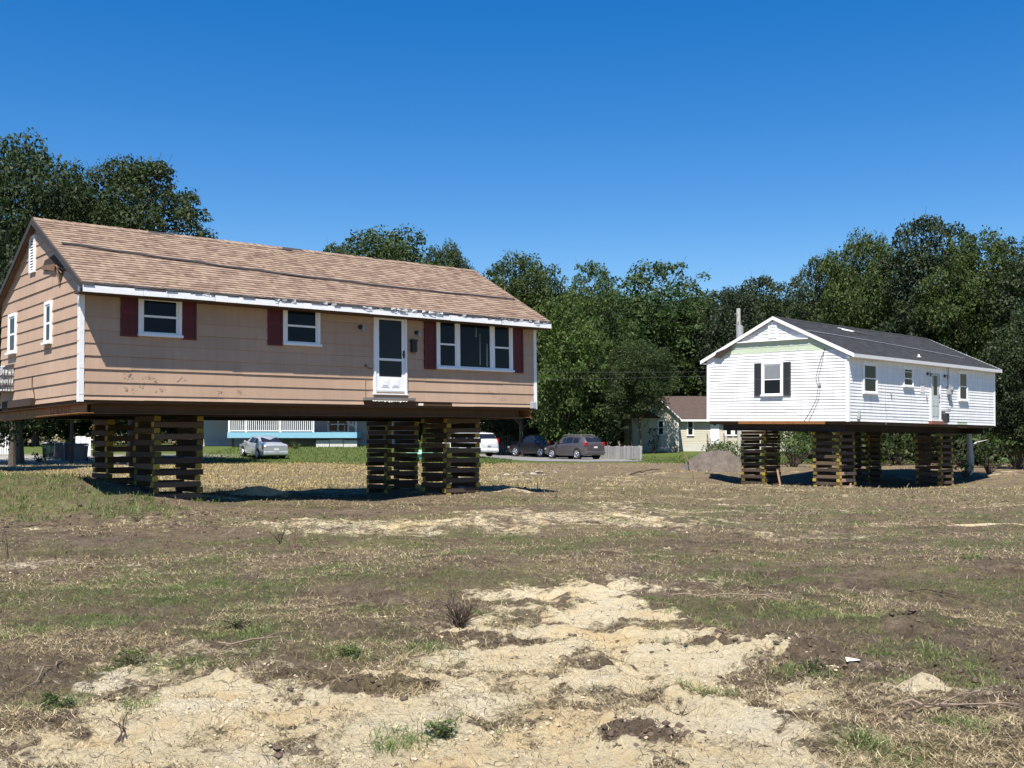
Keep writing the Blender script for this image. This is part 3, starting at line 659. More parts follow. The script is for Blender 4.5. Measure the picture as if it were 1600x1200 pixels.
# ---------------------------------------------------------------- tan house
TO = (-8.4, 21.115, 2.308); TA = .695
def tan_house():
    L, D, h, rise, of = 11.76, 5.45, 2.5, 1.501, .5; e0, e1 = .13, .12
    root, m = frame_empty('ranch_house', TO, TA, .003, -.014)
    tag(root, 'long tan house with dark red shutters and tan shingle roof, raised on timber cribs', 'house')
    s = rise/(D/2)
    wall = MB()
    core(wall, L, D, h, rise, 0)
    wall.mi = [1]*len(wall.mi)
    siding_front(wall, L, 0, h-.25, .255, .021, off=.098, cuts={0: (6.45, 9.0)})
    siding_gable(wall, D, h, s, 0, h+rise-.06, .255, .021, off=.115)
    siding_front(wall, L, 0, h-.25, .255, .021, off=.098, v=D, sgn=1)
    siding_gable(wall, D, h, s, 0, h+rise-.06, .255, .021, off=.115, u=L, sgn=1)
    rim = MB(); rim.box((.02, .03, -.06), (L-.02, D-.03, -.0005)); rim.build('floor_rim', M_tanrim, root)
    # scuffs where plants were torn off the siding
    sc = MB(); rnd = random.Random(3)
    for cu, cw, n in ((.95, .5, 9), (1.35, .48, 8), (.9, .2, 5), (1.55, .22, 5), (2.0, .45, 4), (2.9, .2, 6), (3.3, .22, 4), (1.2, .3, 4), (10.3, .35, 4), (10.6, .22, 3)):
        for i in range(n):
            a = cu+rnd.gauss(0, .07); w = cw+rnd.gauss(0, .04); l = rnd.uniform(.02, .07); t = rnd.uniform(-.7, .9)
            sc.tube([(a, -.022, w), (a+l*math.cos(t)*.5, -.024, w+l*math.sin(t)*.5), (a+l*math.cos(t+.5), -.022, w+l*math.sin(t+.5))], .003, 4)
    wall.add(sc.v, sc.f, 2); wall.build('wall', [M_tan, M_tanrim, M_twig], root)
    # corner boards
    for (x, y) in ((0, 0), (L, 0)):
        c = MB(); sx = -1 if x == 0 else 1
        c.box((x+sx*.022, y-.024, -.04), (x-sx*.075, y-.0005, h-.27)); c.box((x+sx*.022, y+.0005, -.04), (x+sx*.0005, y+.10, h-.06 if x == 0 else h-.2))
        c.build('corner_board', M_bentw, root)
    # roof
    rm, (s_, hyp, cs, sn) = roof_mesh(L, D, h, rise, of, e0, e1, ragged=.035)
    rf = rm.build('roof', mat_shingle('tan_shingles', h-s*of, 1/sn, [(.11, .07, .052), (.20, .135, .10), (.27, .195, .142), (.36, .275, .20), (.17, .11, .084)], (.165, .115, .088)), root)
    slab(L, D, h, rise, of, e0, e1).build('roof_deck', M_brownw, rf)
    cap = MB()
    for i in range(58):
        u = -e0+(L+e0+e1)*i/58; u2 = u+(L+e0+e1)/58+.03; j = random.uniform(0, .006)
        cap.add([(u, D/2-.14, h+rise-.14*s+.022+j), (u2, D/2-.14, h+rise-.14*s+.014), (u2, D/2, h+rise+.016), (u, D/2, h+rise+.026+j), (u2, D/2+.14, h+rise-.14*s+.014), (u, D/2+.14, h+rise-.14*s+.022+j)], [(0, 1, 2, 3), (3, 2, 4, 5)])
    cap.build('ridge_cap', MATS['tan_shingles'], rf)
    def SL(u, d, up=.02): return (u, -of+d*cs-up*sn, h-s*of+d*sn+up*cs)
    for u0, u1, d0, d1 in ((2.35, 3.0, hyp-.10, hyp-.01), (5.75, 6.35, hyp-.11, hyp-.01), (5.7, 6.0, hyp-.2, hyp-.12), (8.4, 8.9, hyp-.06, hyp-.01)):
        p = MB(); p.add([SL(u0, d0, .026), SL(u1, d0+.02, .026), SL(u1-.03, d1, .03), SL(u0+.05, d1, .03)], [(0, 1, 2, 3)]); p.add([SL(u0, d0, .02), SL(u1, d0+.02, .02), SL(u1, d0+.02, .026), SL(u0, d0, .026)], [(0, 1, 2, 3)]); p.build('torn_patch', M_felt, rf)
    # two long thin dark strips sagging across the slope
    for dd, r_ in ((0, .018), (.075, .014)):
        p = MB(); pts = []
        for i in range(61):
            t = i/60; u = .05+(L-.1)*t; d = hyp*(.565-.17*t+.03*math.sin(t*3.1)-.10*math.sin(t*math.pi))+dd*(1-.4*t)+.012*math.sin(t*37)
            pts.append(SL(u, d, .03+.004*math.sin(t*60)))
        p.tube(pts, r_, 5); p.build('roof_strip', M_rope, rf)
    # torn felt and white metal scraps along the eave
    rg = MB(); whs = []; rnd = random.Random(5)
    we = h-s*of
    u = -e0
    while u < L+e1-.05:
        du = rnd.uniform(.08, .3); u2 = min(u+du, L+e1); lo = rnd.uniform(.03, .07); ou = rnd.uniform(.012, .04)
        rg.add([(u, -of-.012, we+.01), (u2, -of-.012, we+.01), (u2, -of-ou, we-lo*rnd.uniform(.6, 1)), (u, -of-ou, we-lo), (u, -of+.03, we+.03), (u2, -of+.03, we+.03)], [(3, 2, 1, 0), (0, 1, 5, 4)])
        if u > 3.2 and rnd.random() < .5 or (u < 3.2 and rnd.random() < .12):
            w_ = rnd.uniform(.06, min(.22, du+.08)); o = -of-ou-.01
            wh = MB(); whs.append(wh); wh.add([(u, o, we-.055+rnd.uniform(-.01, .03)), (u+w_, o, we-.055+rnd.uniform(-.01, .02)), (u+w_*.9, o-rnd.uniform(.0, .03), we+rnd.uniform(-.03, .03)), (u+.02, o-rnd.uniform(0, .02), we+rnd.uniform(-.03, .02))], [(0, 1, 2, 3)])
        u = u2
    rg.build('torn_felt_edge', M_felt, rf); [q.build('peeled_metal', M_bentw, rf) for q in whs]
    fa = MB(); fu = [-e0, 1.05, 1.55, 2.55, 4.0, 6.3, 8.6, 10.2, L+e1]
    for i in range(len(fu)-1):
        dz = random.uniform(-.012, .008); b = random.uniform(0, .008)
        fa.add([(fu[i], -of-.02-b, we-.175+dz), (fu[i+1]-.004, -of-.02, we-.17+dz), (fu[i+1]-.004, -of-.016, we-.045), (fu[i], -of-.016-b, we-.045), (fu[i], -of+.01, we-.175+dz), (fu[i+1]-.004, -of+.01, we-.17+dz)], [(0, 1, 2, 3), (4, 5, 1, 0)])
    fa.build('fascia', M_bentw, root)
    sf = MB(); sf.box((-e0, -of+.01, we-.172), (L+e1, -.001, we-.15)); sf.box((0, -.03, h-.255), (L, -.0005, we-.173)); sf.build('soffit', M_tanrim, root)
    # dark rake boards on both gables
    for x, sg in ((-e0, -1), (L+e1, 1)):
        r = MB()
        for side in (0, 1):
            vv = (lambda v: v) if side == 0 else (lambda v: D-v)
            a = [(x+sg*o, vv(v), w) for o in (0.001, .03) for (v, w) in ((-of, we-.005), (D/2, h+rise-.005), (D/2, h+rise-.14), (-of, we-.13))]
            r.add(a, [(0, 1, 2, 3), (7, 6, 5, 4), (0, 4, 5, 1), (1, 5, 6, 2), (2, 6, 7, 3), (3, 7, 4, 0)])
        # closing strip between rake and wall
        r.build('rake_board', M_felt, root)
    # windows, shutters and door on the front
    window(root, FR, 1.13, 2.04, 1.30, 2.15)
    shutter(root, FR, .78, 1.125, 1.28, 2.23, M_red); shutter(root, FR, 2.045, 2.36, 1.28, 2.20, M_red)
    window(root, FR, 4.36, 5.29, 1.28, 2.19); shutter(root, FR, 4.0, 4.35, 1.26, 2.22, M_red)
    window(root, FR, 8.52, 10.95, .90, 2.17, cols=[(8.60, 9.13, True), (9.21, 10.24, False), (10.32, 10.875, True)])
    for q in ((9.86, 9.90, 1.05, 1.85), (10.08, 10.13, 1.02, 1.6), (9.74, 9.78, 1.75, 2.0)):
        c_ = MB(); c_.add([FR(q[0], .0307, q[2]), FR(q[1], .0307, q[2]), FR(q[1]-.01, .0307, q[3]), FR(q[0]+.015, .0307, q[3])], [(0, 1, 2, 3)]); c_.build('curtain_reflection_strip', M_blind_strip, root)  # pale strips on the glass stand in for reflections and a curtain
    shutter(root, FR, 8.16, 8.505, .89, 2.18, M_red); shutter(root, FR, 10.975, 11.31, .89, 2.19, M_red)
    d = MB(); a0, a1, w0, w1 = 6.71, 7.64, .27, 2.15
    pbox(d, FR, a0, a0+.055, -.01, .06, w0, w1); pbox(d, FR, a1-.055, a1, -.01, .06, w0, w1); pbox(d, FR, a0+.055, a1-.055, -.01, .06, w1-.055, w1); pbox(d, FR, a0-.01, a1+.01, -.01, .085, w0-.03, w0)
    door = d.build('door', M_trim, root)
    l = MB(); b0, b1 = a0+.06, a1-.06
    for q in ((b0, b0+.085, w0+.04, w1-.06), (b1-.085, b1, w0+.04, w1-.06), (b0+.085, b1-.085, w1-.14, w1-.06), (b0+.085, b1-.085, 1.045, 1.10), (b0+.085, b1-.085, w0+.04, .665)):
        pbox(l, FR, q[0], q[1], 0, .045, q[2], q[3])
    for i in (0, 1):
        x = b0+.135+i*.29
        pbox(l, FR, x, x+.22, .045, .052, .42, .62); pbox(l, FR, x+.04, x+.18, .052, .06, .46, .58)
    pbox(l, FR, b0+.01, b1-.01, 0, .052, .335, .36)
    l.build('storm_door', M_trim, door)
    for q in ((1.10, w1-.14), (.665, 1.045)):
        p = MB(); pbox(p, FR, b0+.085, b1-.085, 0, .031, q[0], q[1]); p.build('pane', M_dglass, door)
    p = MB(); pbox(p, FR, b1-.05, b1-.015, .045, .062, 1.12, 1.3); p.tube([FR(b1-.05, .06, 1.2), FR(b1-.10, .08, 1.2)], .009, 6); p.build('handle', M_black, door)
    # step board left under the door
    st = MB(); st.add([(6.42, -.10, .10), (7.86, -.10, .115), (7.86, -.10, .175), (6.42, -.10, .165), (6.42, -.001, .10), (7.86, -.001, .115), (7.86, -.001, .175), (6.42, -.001, .165)], [(0, 1, 2, 3), (3, 2, 6, 7), (0, 4, 5, 1), (0, 3, 7, 4), (1, 5, 6, 2)])
    st.build('step_ledge', M_step, root)
    pl = MB(); rnd = random.Random(9); u = 6.62
    while u < 7.6:
        w_ = rnd.uniform(.03, .1); pl.add([(u, -.105, .098), (u+w_, -.105, .1), (u+w_*.8, -.108, .1-rnd.uniform(.01, .05)), (u+w_*.2, -.108, .1-rnd.uniform(.01, .05))], [(0, 3, 2, 1)]); u += w_
    pl.build('broken_plaster', M_chalk, root); pl = MB(); pl.box((8.0, -.02, .0), (8.13, -.001, .055)); pl.build('wood_block', M_chalk, root)
    # lamps beside the door, letter box, small fittings
    for (u, w) in ((6.35, 1.80), (7.93, 1.76)):
        lm = MB(); lm.cyl((u, -.02, w), (0, 1, 0), .05, .03, 12); lm.tube([(u, -.03, w), (u+.01, -.08, w+.035), (u+.03, -.12, w+.02)], .012, 6)
        la = lm.build('wall_lamp', M_black, root)
        sh = MB(); sh.tube([(u+.03, -.12, w+.03), (u+.03, -.12, w-.01), (u+.035, -.12, w-.11)], [.02, .03, .045], 10); sh.build('lamp_shade', M_grey, la)
    mb_ = MB(); mb_.bbox((7.755, -.12, 1.28), (7.90, -.014, 1.57), .012); mb_.box((7.75, -.128, 1.53), (7.905, -.014, 1.585)); lb = mb_.build('letter_box', M_black, root)
    hk = MB()
    for u in (7.785, 7.865): hk.tube([(u, -.03, 1.28), (u, -.06, 1.23), (u, -.09, 1.24)], .006, 5)
    hk.build('newspaper_hook', M_black, lb)
    f = MB(); f.box((7.63, -.05, 1.98), (7.66, -.014, 2.06)); f.build('door_closer', M_black, root)
    f = MB(); f.tube([(6.50, -.016, .95), (6.50, -.04, .9), (6.56, -.03, .86), (6.66, -.03, .84)], .008, 5); f.box((6.47, -.04, .88), (6.53, -.014, .93)); f.tube([(6.5, -.02, .62), (6.49, -.02, .4), (6.5, -.02, .15)], .005, 4); f.build('bell_wire', M_brownw, root)
    f = MB(); f.bbox((11.53, -.12, -.03), (11.68, -.014, .145), .01); f.build('outlet_box', M_greyp, root)
    # gable: windows, vent, broken soffit
    window(root, GB, 1.68, 2.14, 1.22, 2.13, casing=.07, out=.05)
    window(root, GB, 4.20, 4.80, 1.20, 2.13, casing=.07, out=.05)
    v = MB(); pbox(v, GB, 2.86, 3.24, 0, .055, 2.87, 2.93); pbox(v, GB, 2.86, 3.24, 0, .055, 3.62, 3.68); pbox(v, GB, 2.86, 2.93, 0, .055, 2.93, 3.62); pbox(v, GB, 3.17, 3.24, 0, .055, 2.93, 3.62)
    for i in range(11):
        w = 2.95+i*.061; v.add([GB(2.93, .030, w+.05), GB(3.17, .030, w+.05), GB(3.17, .052, w), GB(2.93, .052, w)], [(0, 1, 2, 3)])
    vt = v.build('gable_vent', M_trim, root)
    v = MB(); pbox(v, GB, 2.93, 3.17, 0, .028, 2.93, 3.62); v.build('vent_back', M_black, vt)
    v = MB()   # hole torn in the siding under the rake
    hole = [(.62, 2.70), (.85, 2.62), (1.0, 2.66), (1.08, 2.50), (1.25, 2.36), (1.32, 2.55), (1.5, 2.72), (2.1, 2.78), (2.35, 2.88), (2.2, 3.02), (1.6, 3.06), (1.25, 2.98), (.95, 2.86), (.75, 2.80)]
    v.add([GB(a, .029, b) for a, b in hole], [tuple(range(len(hole)))]); v.build('torn_hole', M_rot, root)
    v = MB(); v.add([GB(a, o, b) for o in (.0295, .06) for a, b in ((1.45, 2.70), (2.3, 2.84), (2.28, 2.92), (1.4, 2.84))], [(0, 1, 2, 3), (7, 6, 5, 4), (0, 4, 5, 1), (1, 5, 6, 2), (2, 6, 7, 3), (3, 7, 4, 0)])
    for a, b, c_, d_ in ((.8, 2.66, 1.2, 2.74), (1.05, 2.6, 1.35, 2.8), (1.2, 2.4, 1.25, 2.7)): v.tube([GB(a, .03, b), GB(c_, .06, d_)], .02, 4)
    v.build('broken_board', M_brownw, root)
    v = MB(); v.tube([GB(3.0, .016, .62), GB(2.95, .03, .4), GB(2.8, .02, .2), GB(2.76, .02, 0)], .012, 5); v.build('loose_strip', M_rot, root)
    # grey sheet covering a box on the gable end
    v = MB(); n = 14
    G = [[None]*(n+1) for _ in range(n+1)]
    for i in range(n+1):
        for j in range(n+1):
            a = 4.35+1.5*i/n; w = .36+.62*j/n
            o = .10+.30*math.sin(min(1, (n-j)/n*1.25+.15)*math.pi*.5)*(1-.25*(i/n < .05)) + .03*math.sin(i*1.9+j*.7)
            G[i][j] = GB(a+.03*math.sin(j*1.3), o if j < n else .02, w+.03*math.sin(i*1.1)*(j == 0))
    for i in range(n):
        for j in range(n): v.add([G[i][j], G[i+1][j], G[i+1][j+1], G[i][j+1]], [(0, 1, 2, 3)])
    for j in range(n): v.add([G[0][j], G[0][j+1], GB(4.35, .015, .36+.62*(j+1)/n), GB(4.35, .015, .36+.62*j/n)], [(0, 1, 2, 3)])
    v.build('tarp_cover', M_tarp, root, smooth=0)
    v = MB(); v.box((-.12, 2.75, -.02), (-.015, 4.9, .14)); v.build('rotten_sill', M_rot, root)
    return root, m
tan_root, TM = tan_house()

# ---------------------------------------------------------------- white house
WO = (12.14, 39.271, 2.136); WA = .745
def white_house():
    L, D, h, rise, of = 12.135, 6.28, 2.55, 1.448, .25; e0, e1 = .09, .09
    root, m = frame_empty('ranch_house', WO, WA, -.007, .010)
    tag(root, 'white clapboard house with charcoal roof and pale green gable patch, raised on cribs', 'house')
    s = rise/(D/2); we = h-s*of
    wall = MB(); core(wall, L, D, h, rise, 0); wall.mi = [1]*len(wall.mi)
    siding_front(wall, L, 0, h-.10, .115, .017, seam=3.6, cuts={0: (8.55, 9.45)})
    siding_gable(wall, D, h, s, 0, 2.62, .115, .017, seam=3.1)
    siding_gable(wall, D, h, s, 3.12, h+rise-.06, .115, .017, seam=3.1)
    siding_front(wall, L, 0, h-.10, .115, .017, v=D, sgn=1, seam=3.6)
    siding_gable(wall, D, h, s, 0, h+rise-.06, .115, .012, u=L, sgn=1, seam=3.1)
    wall.build('wall', [M_white, M_green], root)
    g = MB()
    for k, (a, b) in enumerate(((2.62, 2.84), (2.84, 3.12))):
        ex = lambda w: max(0, (w-h)/s)+.12
        for i in range(3):
            y0 = ex(b)+(D-2*ex(b))*i/3; y1 = ex(b)+(D-2*ex(b))*(i+1)/3
            g.add([(-.008, y0, a), (-.008, y1, a), (-.003, y1, b), (-.003, y0, b)], [(3, 2, 1, 0)])
    tr = g; rnd = random.Random(4)
    for i in range(46):
        y = rnd.uniform(.7, 5.6); w = rnd.choice((2.64, 2.66, 2.86, 2.85)); l = rnd.uniform(.05, .3)
        tr.add([(-.014, y, w), (-.014, y+l, w+rnd.uniform(-.015, .02)), (-.016, y+l*.8, w+rnd.uniform(.01, .04)), (-.013, y+.02, w+rnd.uniform(.01, .03))], [(3, 2, 1, 0)], 1)
    g.build('green_sheathing', [M_green, M_white], root)
    lp = MB(); lp.add([(-.10, .98+.62, 3.09), (-.10, D-1.45, 3.09), (-.012, D-1.45, 3.125), (-.012, .98+.62, 3.125), (-.10, 1.6, 3.065), (-.10, D-1.45, 3.065), (-.01, 1.6, 3.08), (-.01, D-1.45, 3.08)], [(3, 2, 1, 0), (0, 1, 5, 4), (4, 5, 7, 6)]); lp.build('drip_ledge', M_trim, root)
    for (x, y) in ((0, 0), (L, 0), (0, D)):
        c = MB(); sx = -1 if x == 0 else 1; sy = -1 if y == 0 else 1
        c.box((x+sx*.024, y+sy*.026, -.02), (x-sx*.08, y+sy*.0005, h-.11)); c.box((x+sx*.024, y-sy*.0005, -.02), (x+sx*.0005, y-sy*.10, h-.06)); c.build('corner_board', M_trim, root)
    rm, (s_, hyp, cs, sn) = roof_mesh(L, D, h, rise, of, e0, e1, ragged=.008)
    rf = rm.build('roof', mat_shingle('charcoal_shingles', we, 1/sn, [(.026, .027, .030), (.043, .045, .048), (.065, .067, .071), (.05, .051, .054)], (.034, .035, .038)), root)
    slab(L, D, h, rise, of, e0, e1).build('roof_deck', M_brownw, rf)
    cap = MB()
    for i in range(50):
        u = -e0+(L+e0+e1)*i/50; u2 = u+(L+e0+e1)/50+.03
        cap.add([(u, D/2-.14, h+rise-.14*s+.024), (u2, D/2-.14, h+rise-.14*s+.014), (u2, D/2, h+rise+.016), (u, D/2, h+rise+.028), (u2, D/2+.14, h+rise-.14*s+.014), (u, D/2+.14, h+rise-.14*s+.024)], [(0, 1, 2, 3), (3, 2, 4, 5)])
    cap.build('ridge_cap', MATS['charcoal_shingles'], rf)
    def SL(u, d, up=.02): return (u, -of+d*cs-up*sn, h-s*of+d*sn+up*cs)
    p = MB(); pts = [SL(.1+(L-1.5)*i/40, hyp*(.60-.32*i/40+.04*math.sin(i/40*3.1)), .03) for i in range(41)]; p.tube(pts, .018, 5); p.build('roof_strip', M_grey, rf)  # thin grey strip running across the slope
    p = MB(); p.add([SL(3.9, hyp-.65, .03), SL(4.6, hyp-.75, .03), SL(4.7, hyp-.68, .05), SL(4.0, hyp-.52, .05)], [(0, 1, 2, 3)]); p.tube([SL(3.8, hyp-.5, .04), SL(4.7, hyp-.72, .04)], .02, 5); p.build('flashing', M_trim, rf)
    p = MB(); p.add([SL(4.75, hyp-.75, .028), SL(5.9, hyp-.95, .028), SL(5.6, hyp-.6, .03), SL(4.5, hyp-.42, .03)], [(0, 1, 2, 3)]); p.build('torn_patch', M_felt, rf)
    c_ = SL(5.6, .45, 0); p = MB(); p.tube([c_, (c_[0], c_[1], c_[2]+.12)], .04, 8); p.cyl((c_[0], c_[1], c_[2]+.02), (0, 0, 1), .09, .03, 10); p.build('vent_pipe', M_trim, rf)
    gt = MB()   # eave gutter board in white
    gt.add([(-e0, -of-.03, we-.13), (L+e1, -of-.03, we-.13), (L+e1, -of-.045, we-.005), (-e0, -of-.045, we-.005), (-e0, -of+.02, we-.13), (L+e1, -of+.02, we-.13)], [(0, 1, 2, 3), (4, 5, 1, 0)]); gt.build('fascia', M_trim, root)
    sf = MB(); sf.box((-e0, -of+.02, we-.135), (L+e1, -.001, we-.12)); sf.build('soffit', M_trim, root)
    ds = MB(); ds.box((.35, -.045, h-.17), (7.6, -.013, h-.14)); ds.build('torn_felt_edge', M_felt, root)
    sf = MB(); sf.box((-e0, D+.001, we-.135), (L+e1, D+of-.02, we-.12)); sf.box((-e0, D+of-.019, we-.13), (L+e1, D+of+.03, we-.005)); sf.build('fascia', M_trim, root)
    for x, sg in ((-e0, -1), (L+e1, 1)):
        for side in (0, 1):
            r = MB(); vv = (lambda v: v) if side == 0 else (lambda v: D-v)
            a = [(x+sg*o, vv(v), w) for o in (0.001, .03) for (v, w) in ((-of-.04, we-.02+.02), (D/2, h+rise+.01), (D/2, h+rise-.12), (-of-.04, we-.14))]
            r.add(a, [(0, 1, 2, 3), (7, 6, 5, 4), (0, 4, 5, 1), (1, 5, 6, 2), (2, 6, 7, 3), (3, 7, 4, 0)]); r.build('rake_board', M_trim, root)
    # broken dark spot on the far rake
    v = MB(); v.add([GB(a, .10+.022, b) for a, b in ((5.05, 3.0), (5.35, 2.86), (5.75, 2.75), (5.9, 2.55), (5.55, 2.5), (5.35, 2.7), (5.1, 2.78))], [tuple(range(7))]); v.build('torn_hole', M_rot, root)
    # gable window, shutters, vent
    window(root, GB, 2.72, 3.69, .95, 2.27, casing=.09, blind=[(2.86, 3.56, 1.64, 2.14)])
    shutter(root, GB, 2.39, 2.71, .96, 2.24, M_char); shutter(root, GB, 3.70, 4.02, .96, 2.24, M_char)
    v = MB(); pbox(v, GB, 3.0, 3.38, 0, .055, 3.18, 3.24); pbox(v, GB, 3.0, 3.38, 0, .055, 3.76, 3.81); pbox(v, GB, 3.0, 3.06, 0, .055, 3.24, 3.76); pbox(v, GB, 3.32, 3.38, 0, .055, 3.24, 3.76)
    for i in range(9):
        w = 3.255+i*.057; v.add([GB(3.06, .028, w+.045), GB(3.32, .028, w+.045), GB(3.32, .052, w), GB(3.06, .052, w)], [(0, 1, 2, 3)])
    vt = v.build('gable_vent', M_trim, root); v = MB(); pbox(v, GB, 3.06, 3.32, 0, .026, 3.24, 3.76); v.build('vent_back', M_grey, vt)
    for k, dv in enumerate((0, .10)):
        v = MB(); v.tube([GB(.95-dv*.2, .03, 2.68), GB(1.05+dv, .025, 2.2), GB(1.22+dv, .02, 1.6), GB(1.13+dv, .025, 1.25), GB(1.2+dv, .02, .8), GB(1.45+dv*1.4, .02, .3), GB(1.62+dv*2, .03, .0)], .008, 5); v.build('hanging_cable', M_rope, root)
    v = MB(); v.bbox((-.06, 1.1, 1.3), (-.013, 1.2, 1.42), .008); v.build('junction_box', M_greyp, root)
    # long face
    window(root, FR, .96, 2.02, 1.02, 2.21, casing=.10); window(root, FR, 3.97, 4.78, 1.38, 2.19, casing=.08, split=.42); window(root, FR, 8.66, 9.49, .97, 2.24, casing=.09)
    for q in ((4.05, 4.70, 1.965, 1.985),):
        v = MB(); pbox(v, FR, *q[:2], .0305, .036, q[2], q[3]); v.build('window_bar', M_trim, root)
    d = MB(); a0, a1, w0, w1 = 6.17, 7.06, .16, 2.12
    pbox(d, FR, a0, a0+.09, -.01, .05, w0, w1); pbox(d, FR, a1-.09, a1, -.01, .05, w0, w1); pbox(d, FR, a0+.09, a1-.09, -.01, .05, w1-.09, w1); pbox(d, FR, a0-.04, a1+.04, -.01, .09, w0-.05, w0)
    door = d.build('door', M_trim, root)
    M_dg = mat('pale_green_door_paint', (.42, .47, .46), .5, .08, 4)
    d = MB(); b0, b1 = a0+.10, a1-.10; pbox(d, FR, b0, b1, 0, .03, w0+.01, 1.14)
    pbox(d, FR, b0, b0+.1, 0, .03, 1.14, w1-.10); pbox(d, FR, b1-.1, b1, 0, .03, 1.14, w1-.10); pbox(d, FR, b0+.1, b1-.1, 0, .03, w1-.2, w1-.10)
    for i in (0, 1):
        x = b0+.08+i*.29; pbox(d, FR, x, x+.2, .03, .04, .3, .62); pbox(d, FR, x, x+.2, .03, .04, .72, .98)
    d.build('door_leaf', M_dg, door)
    d = MB(); pbox(d, FR, b0+.1, b1-.1, 0, .025, 1.14, w1-.2); d.build('pane', M_glass, door)
    d = MB(); pbox(d, FR, b0+.1, b0+.18, .0255, .027, 1.14, w1-.2); pbox(d, FR, b1-.2, b1-.1, .0255, .027, 1.14, w1-.2); d.build('curtain', M_curtain, door)
    d = MB(); pbox(d, FR, b1-.07, b1-.03, .03, .05, 1.0, 1.2); d.tube([FR(b1-.05, .05, 1.05), FR(b1-.05, .09, 1.05), FR(b1-.15, .09, 1.05)], .012, 6); d.build('handle', M_black, door)
    d = MB(); d.box((6.05, -.16, -.02), (7.1, -.001, .10)); d.build('door_sill_block', M_brick, root)
    d = MB(); d.bbox((7.1, -.24, .05), (7.38, -.013, .42), .02); d.build('outlet_box', M_black, root)
    d = MB(); d.bbox((7.07, -.30, .50), (7.42, -.013, .62), .02); d.build('lantern_shelf', M_greyp, root)
    for (u, w) in ((5.95, 1.98), (7.42, 1.96)):
        lm = MB(); lm.cyl((u, -.03, w), (0, 1, 0), .06, .035, 12); lm.tube([(u, -.04, w), (u+.02, -.12, w+.04), (u+.05, -.15, w)], .014, 6); la = lm.build('wall_lamp', M_black, root)
        sd = MB(); sd.tube([(u+.05, -.15, w+.02), (u+.05, -.15, w-.11)], [.03, .055], 10); sd.build('lamp_shade', M_char, la)
    v = MB(); v.tube([(7.70, -.05, 2.33), (7.70, -.04, 1.6)], .022, 8); v.bbox((7.62, -.16, 1.2), (7.88, -.013, 1.56), .02); v.cyl((7.8, -.18, 1.42), (0, 1, 0), .09, .06, 14); v.tube([(7.78, -.05, 1.2), (7.8, -.05, .95)], .03, 8); v.build('electric_meter', M_grey, root)
    v = MB(); v.box((5.37, -.026, 1.22), (5.70, -.0135, 1.55)); v.build('notice', M_paper, root)
    for (u, w) in ((3.02, 1.02), (5.85, 1.0), (7.95, .85)):
        v = MB(); v.tube([(u, -.015, w+.12), (u+.03, -.05, w), (u+.05, -.03, w-.10)], [.015, .03, .012], 6); v.build('hook', M_grey, root)
    v = MB(); v.bbox((.55, -.13, .07), (.68, -.013, .26), .02); v.cyl((.61, -.08, .32), (0, 0, 1), .05, .14, 10); v.build('hose_tap_box', M_greyp, root)
    v = MB(); v.tube([(2.62, -.02, 1.4), (2.6, -.025, .7), (2.66, -.03, .4), (2.6, -.03, .0), (2.62, -.05, -.08)], .009, 5); v.build('hanging_cable', M_greyp, root)
    # timber sill under the gable
    v = MB(); v.box((-.05, .95, -.11), (.10, 4.75, -.001)); v.build('sill_timber', M_steel, root)
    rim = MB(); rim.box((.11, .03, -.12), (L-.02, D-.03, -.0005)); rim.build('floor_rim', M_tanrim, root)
    return root, m
white_root, WM = white_house()

# ---------------------------------------------------------------- steel beams under both houses
def ibeam(m, p0, p1, label, mtl, group, w=.13, hh=.26, text=None):
    """I-section beam, p0..p1 = ends of the top centre line in house coordinates"""
    a = m @ Vector(p0); b = m @ Vector(p1); X = (b-a); Lg = X.length; X.normalize(); up = (m.to_3x3() @ Vector((0, 0, 1))).normalized(); Y = up.cross(X)
    e = bpy.data.objects.new('steel_beam', None); col.objects.link(e)
    e.matrix_world = Matrix(((X.x, Y.x, up.x, a.x), (X.y, Y.y, up.y, a.y), (X.z, Y.z, up.z, a.z), (0, 0, 0, 1)))
    mb = MB(); t = .016
    mb.box((0, -w, -t), (Lg, w, 0)); mb.box((0, -w, -hh), (Lg, w, -hh+t)); mb.box((0, -.007, -hh+t), (Lg, .007, -t)); mb.build('girder', mtl, e)
    tag(e, label, 'steel beam', group)
    return e, Lg
gb = 'steel beams carrying the raised houses'
L, D = 11.76, 5.45
bm, Lg = ibeam(TM, (.16, 7.2, -.062), (.16, .05, -.062), 'orange rusty steel beam under the left gable of the tan house, stencilled with letters', M_steel, gb, w=.14, hh=.20)
cu = bpy.data.curves.new('stencil_letters', 'FONT'); cu.body = 'SCHADE'; cu.size = .21; cu.space_character = 1.9; cu.extrude = .001
to = bpy.data.objects.new('tmp', cu); col.objects.link(to); bpy.context.view_layer.update()
me = bpy.data.meshes.new_from_object(to.evaluated_get(bpy.context.evaluated_depsgraph_get())); bpy.data.objects.remove(to)
lt = bpy.data.objects.new('stencil_letters', me); me.materials.append(M_letter); col.objects.link(lt); lt.parent = bm
lt.location = (Lg-2.25, -.010, -.175); lt.rotation_euler = (math.pi/2, 0, 0)
ibeam(TM, (.32, .32, -.062), (L-.32, .32, -.062), 'brown steel beam under the front wall of the tan house', M_steelb, gb, hh=.20)
ibeam(TM, (L-.16, .05, -.062), (L-.16, D-.05, -.062), 'steel beam under the right end of the tan house', M_steel, gb, hh=.20)
ibeam(TM, (.32, 1.3, -.062), (L-.32, 1.3, -.062), 'steel beam over the two nearer cribs of the tan house', M_steeld, gb, hh=.20)
ibeam(TM, (.32, 4.5, -.062), (L-.32, 4.5, -.062), 'steel beam over the two rear cribs of the tan house', M_steeld, gb, hh=.20)
L2, D2 = 12.135, 6.28
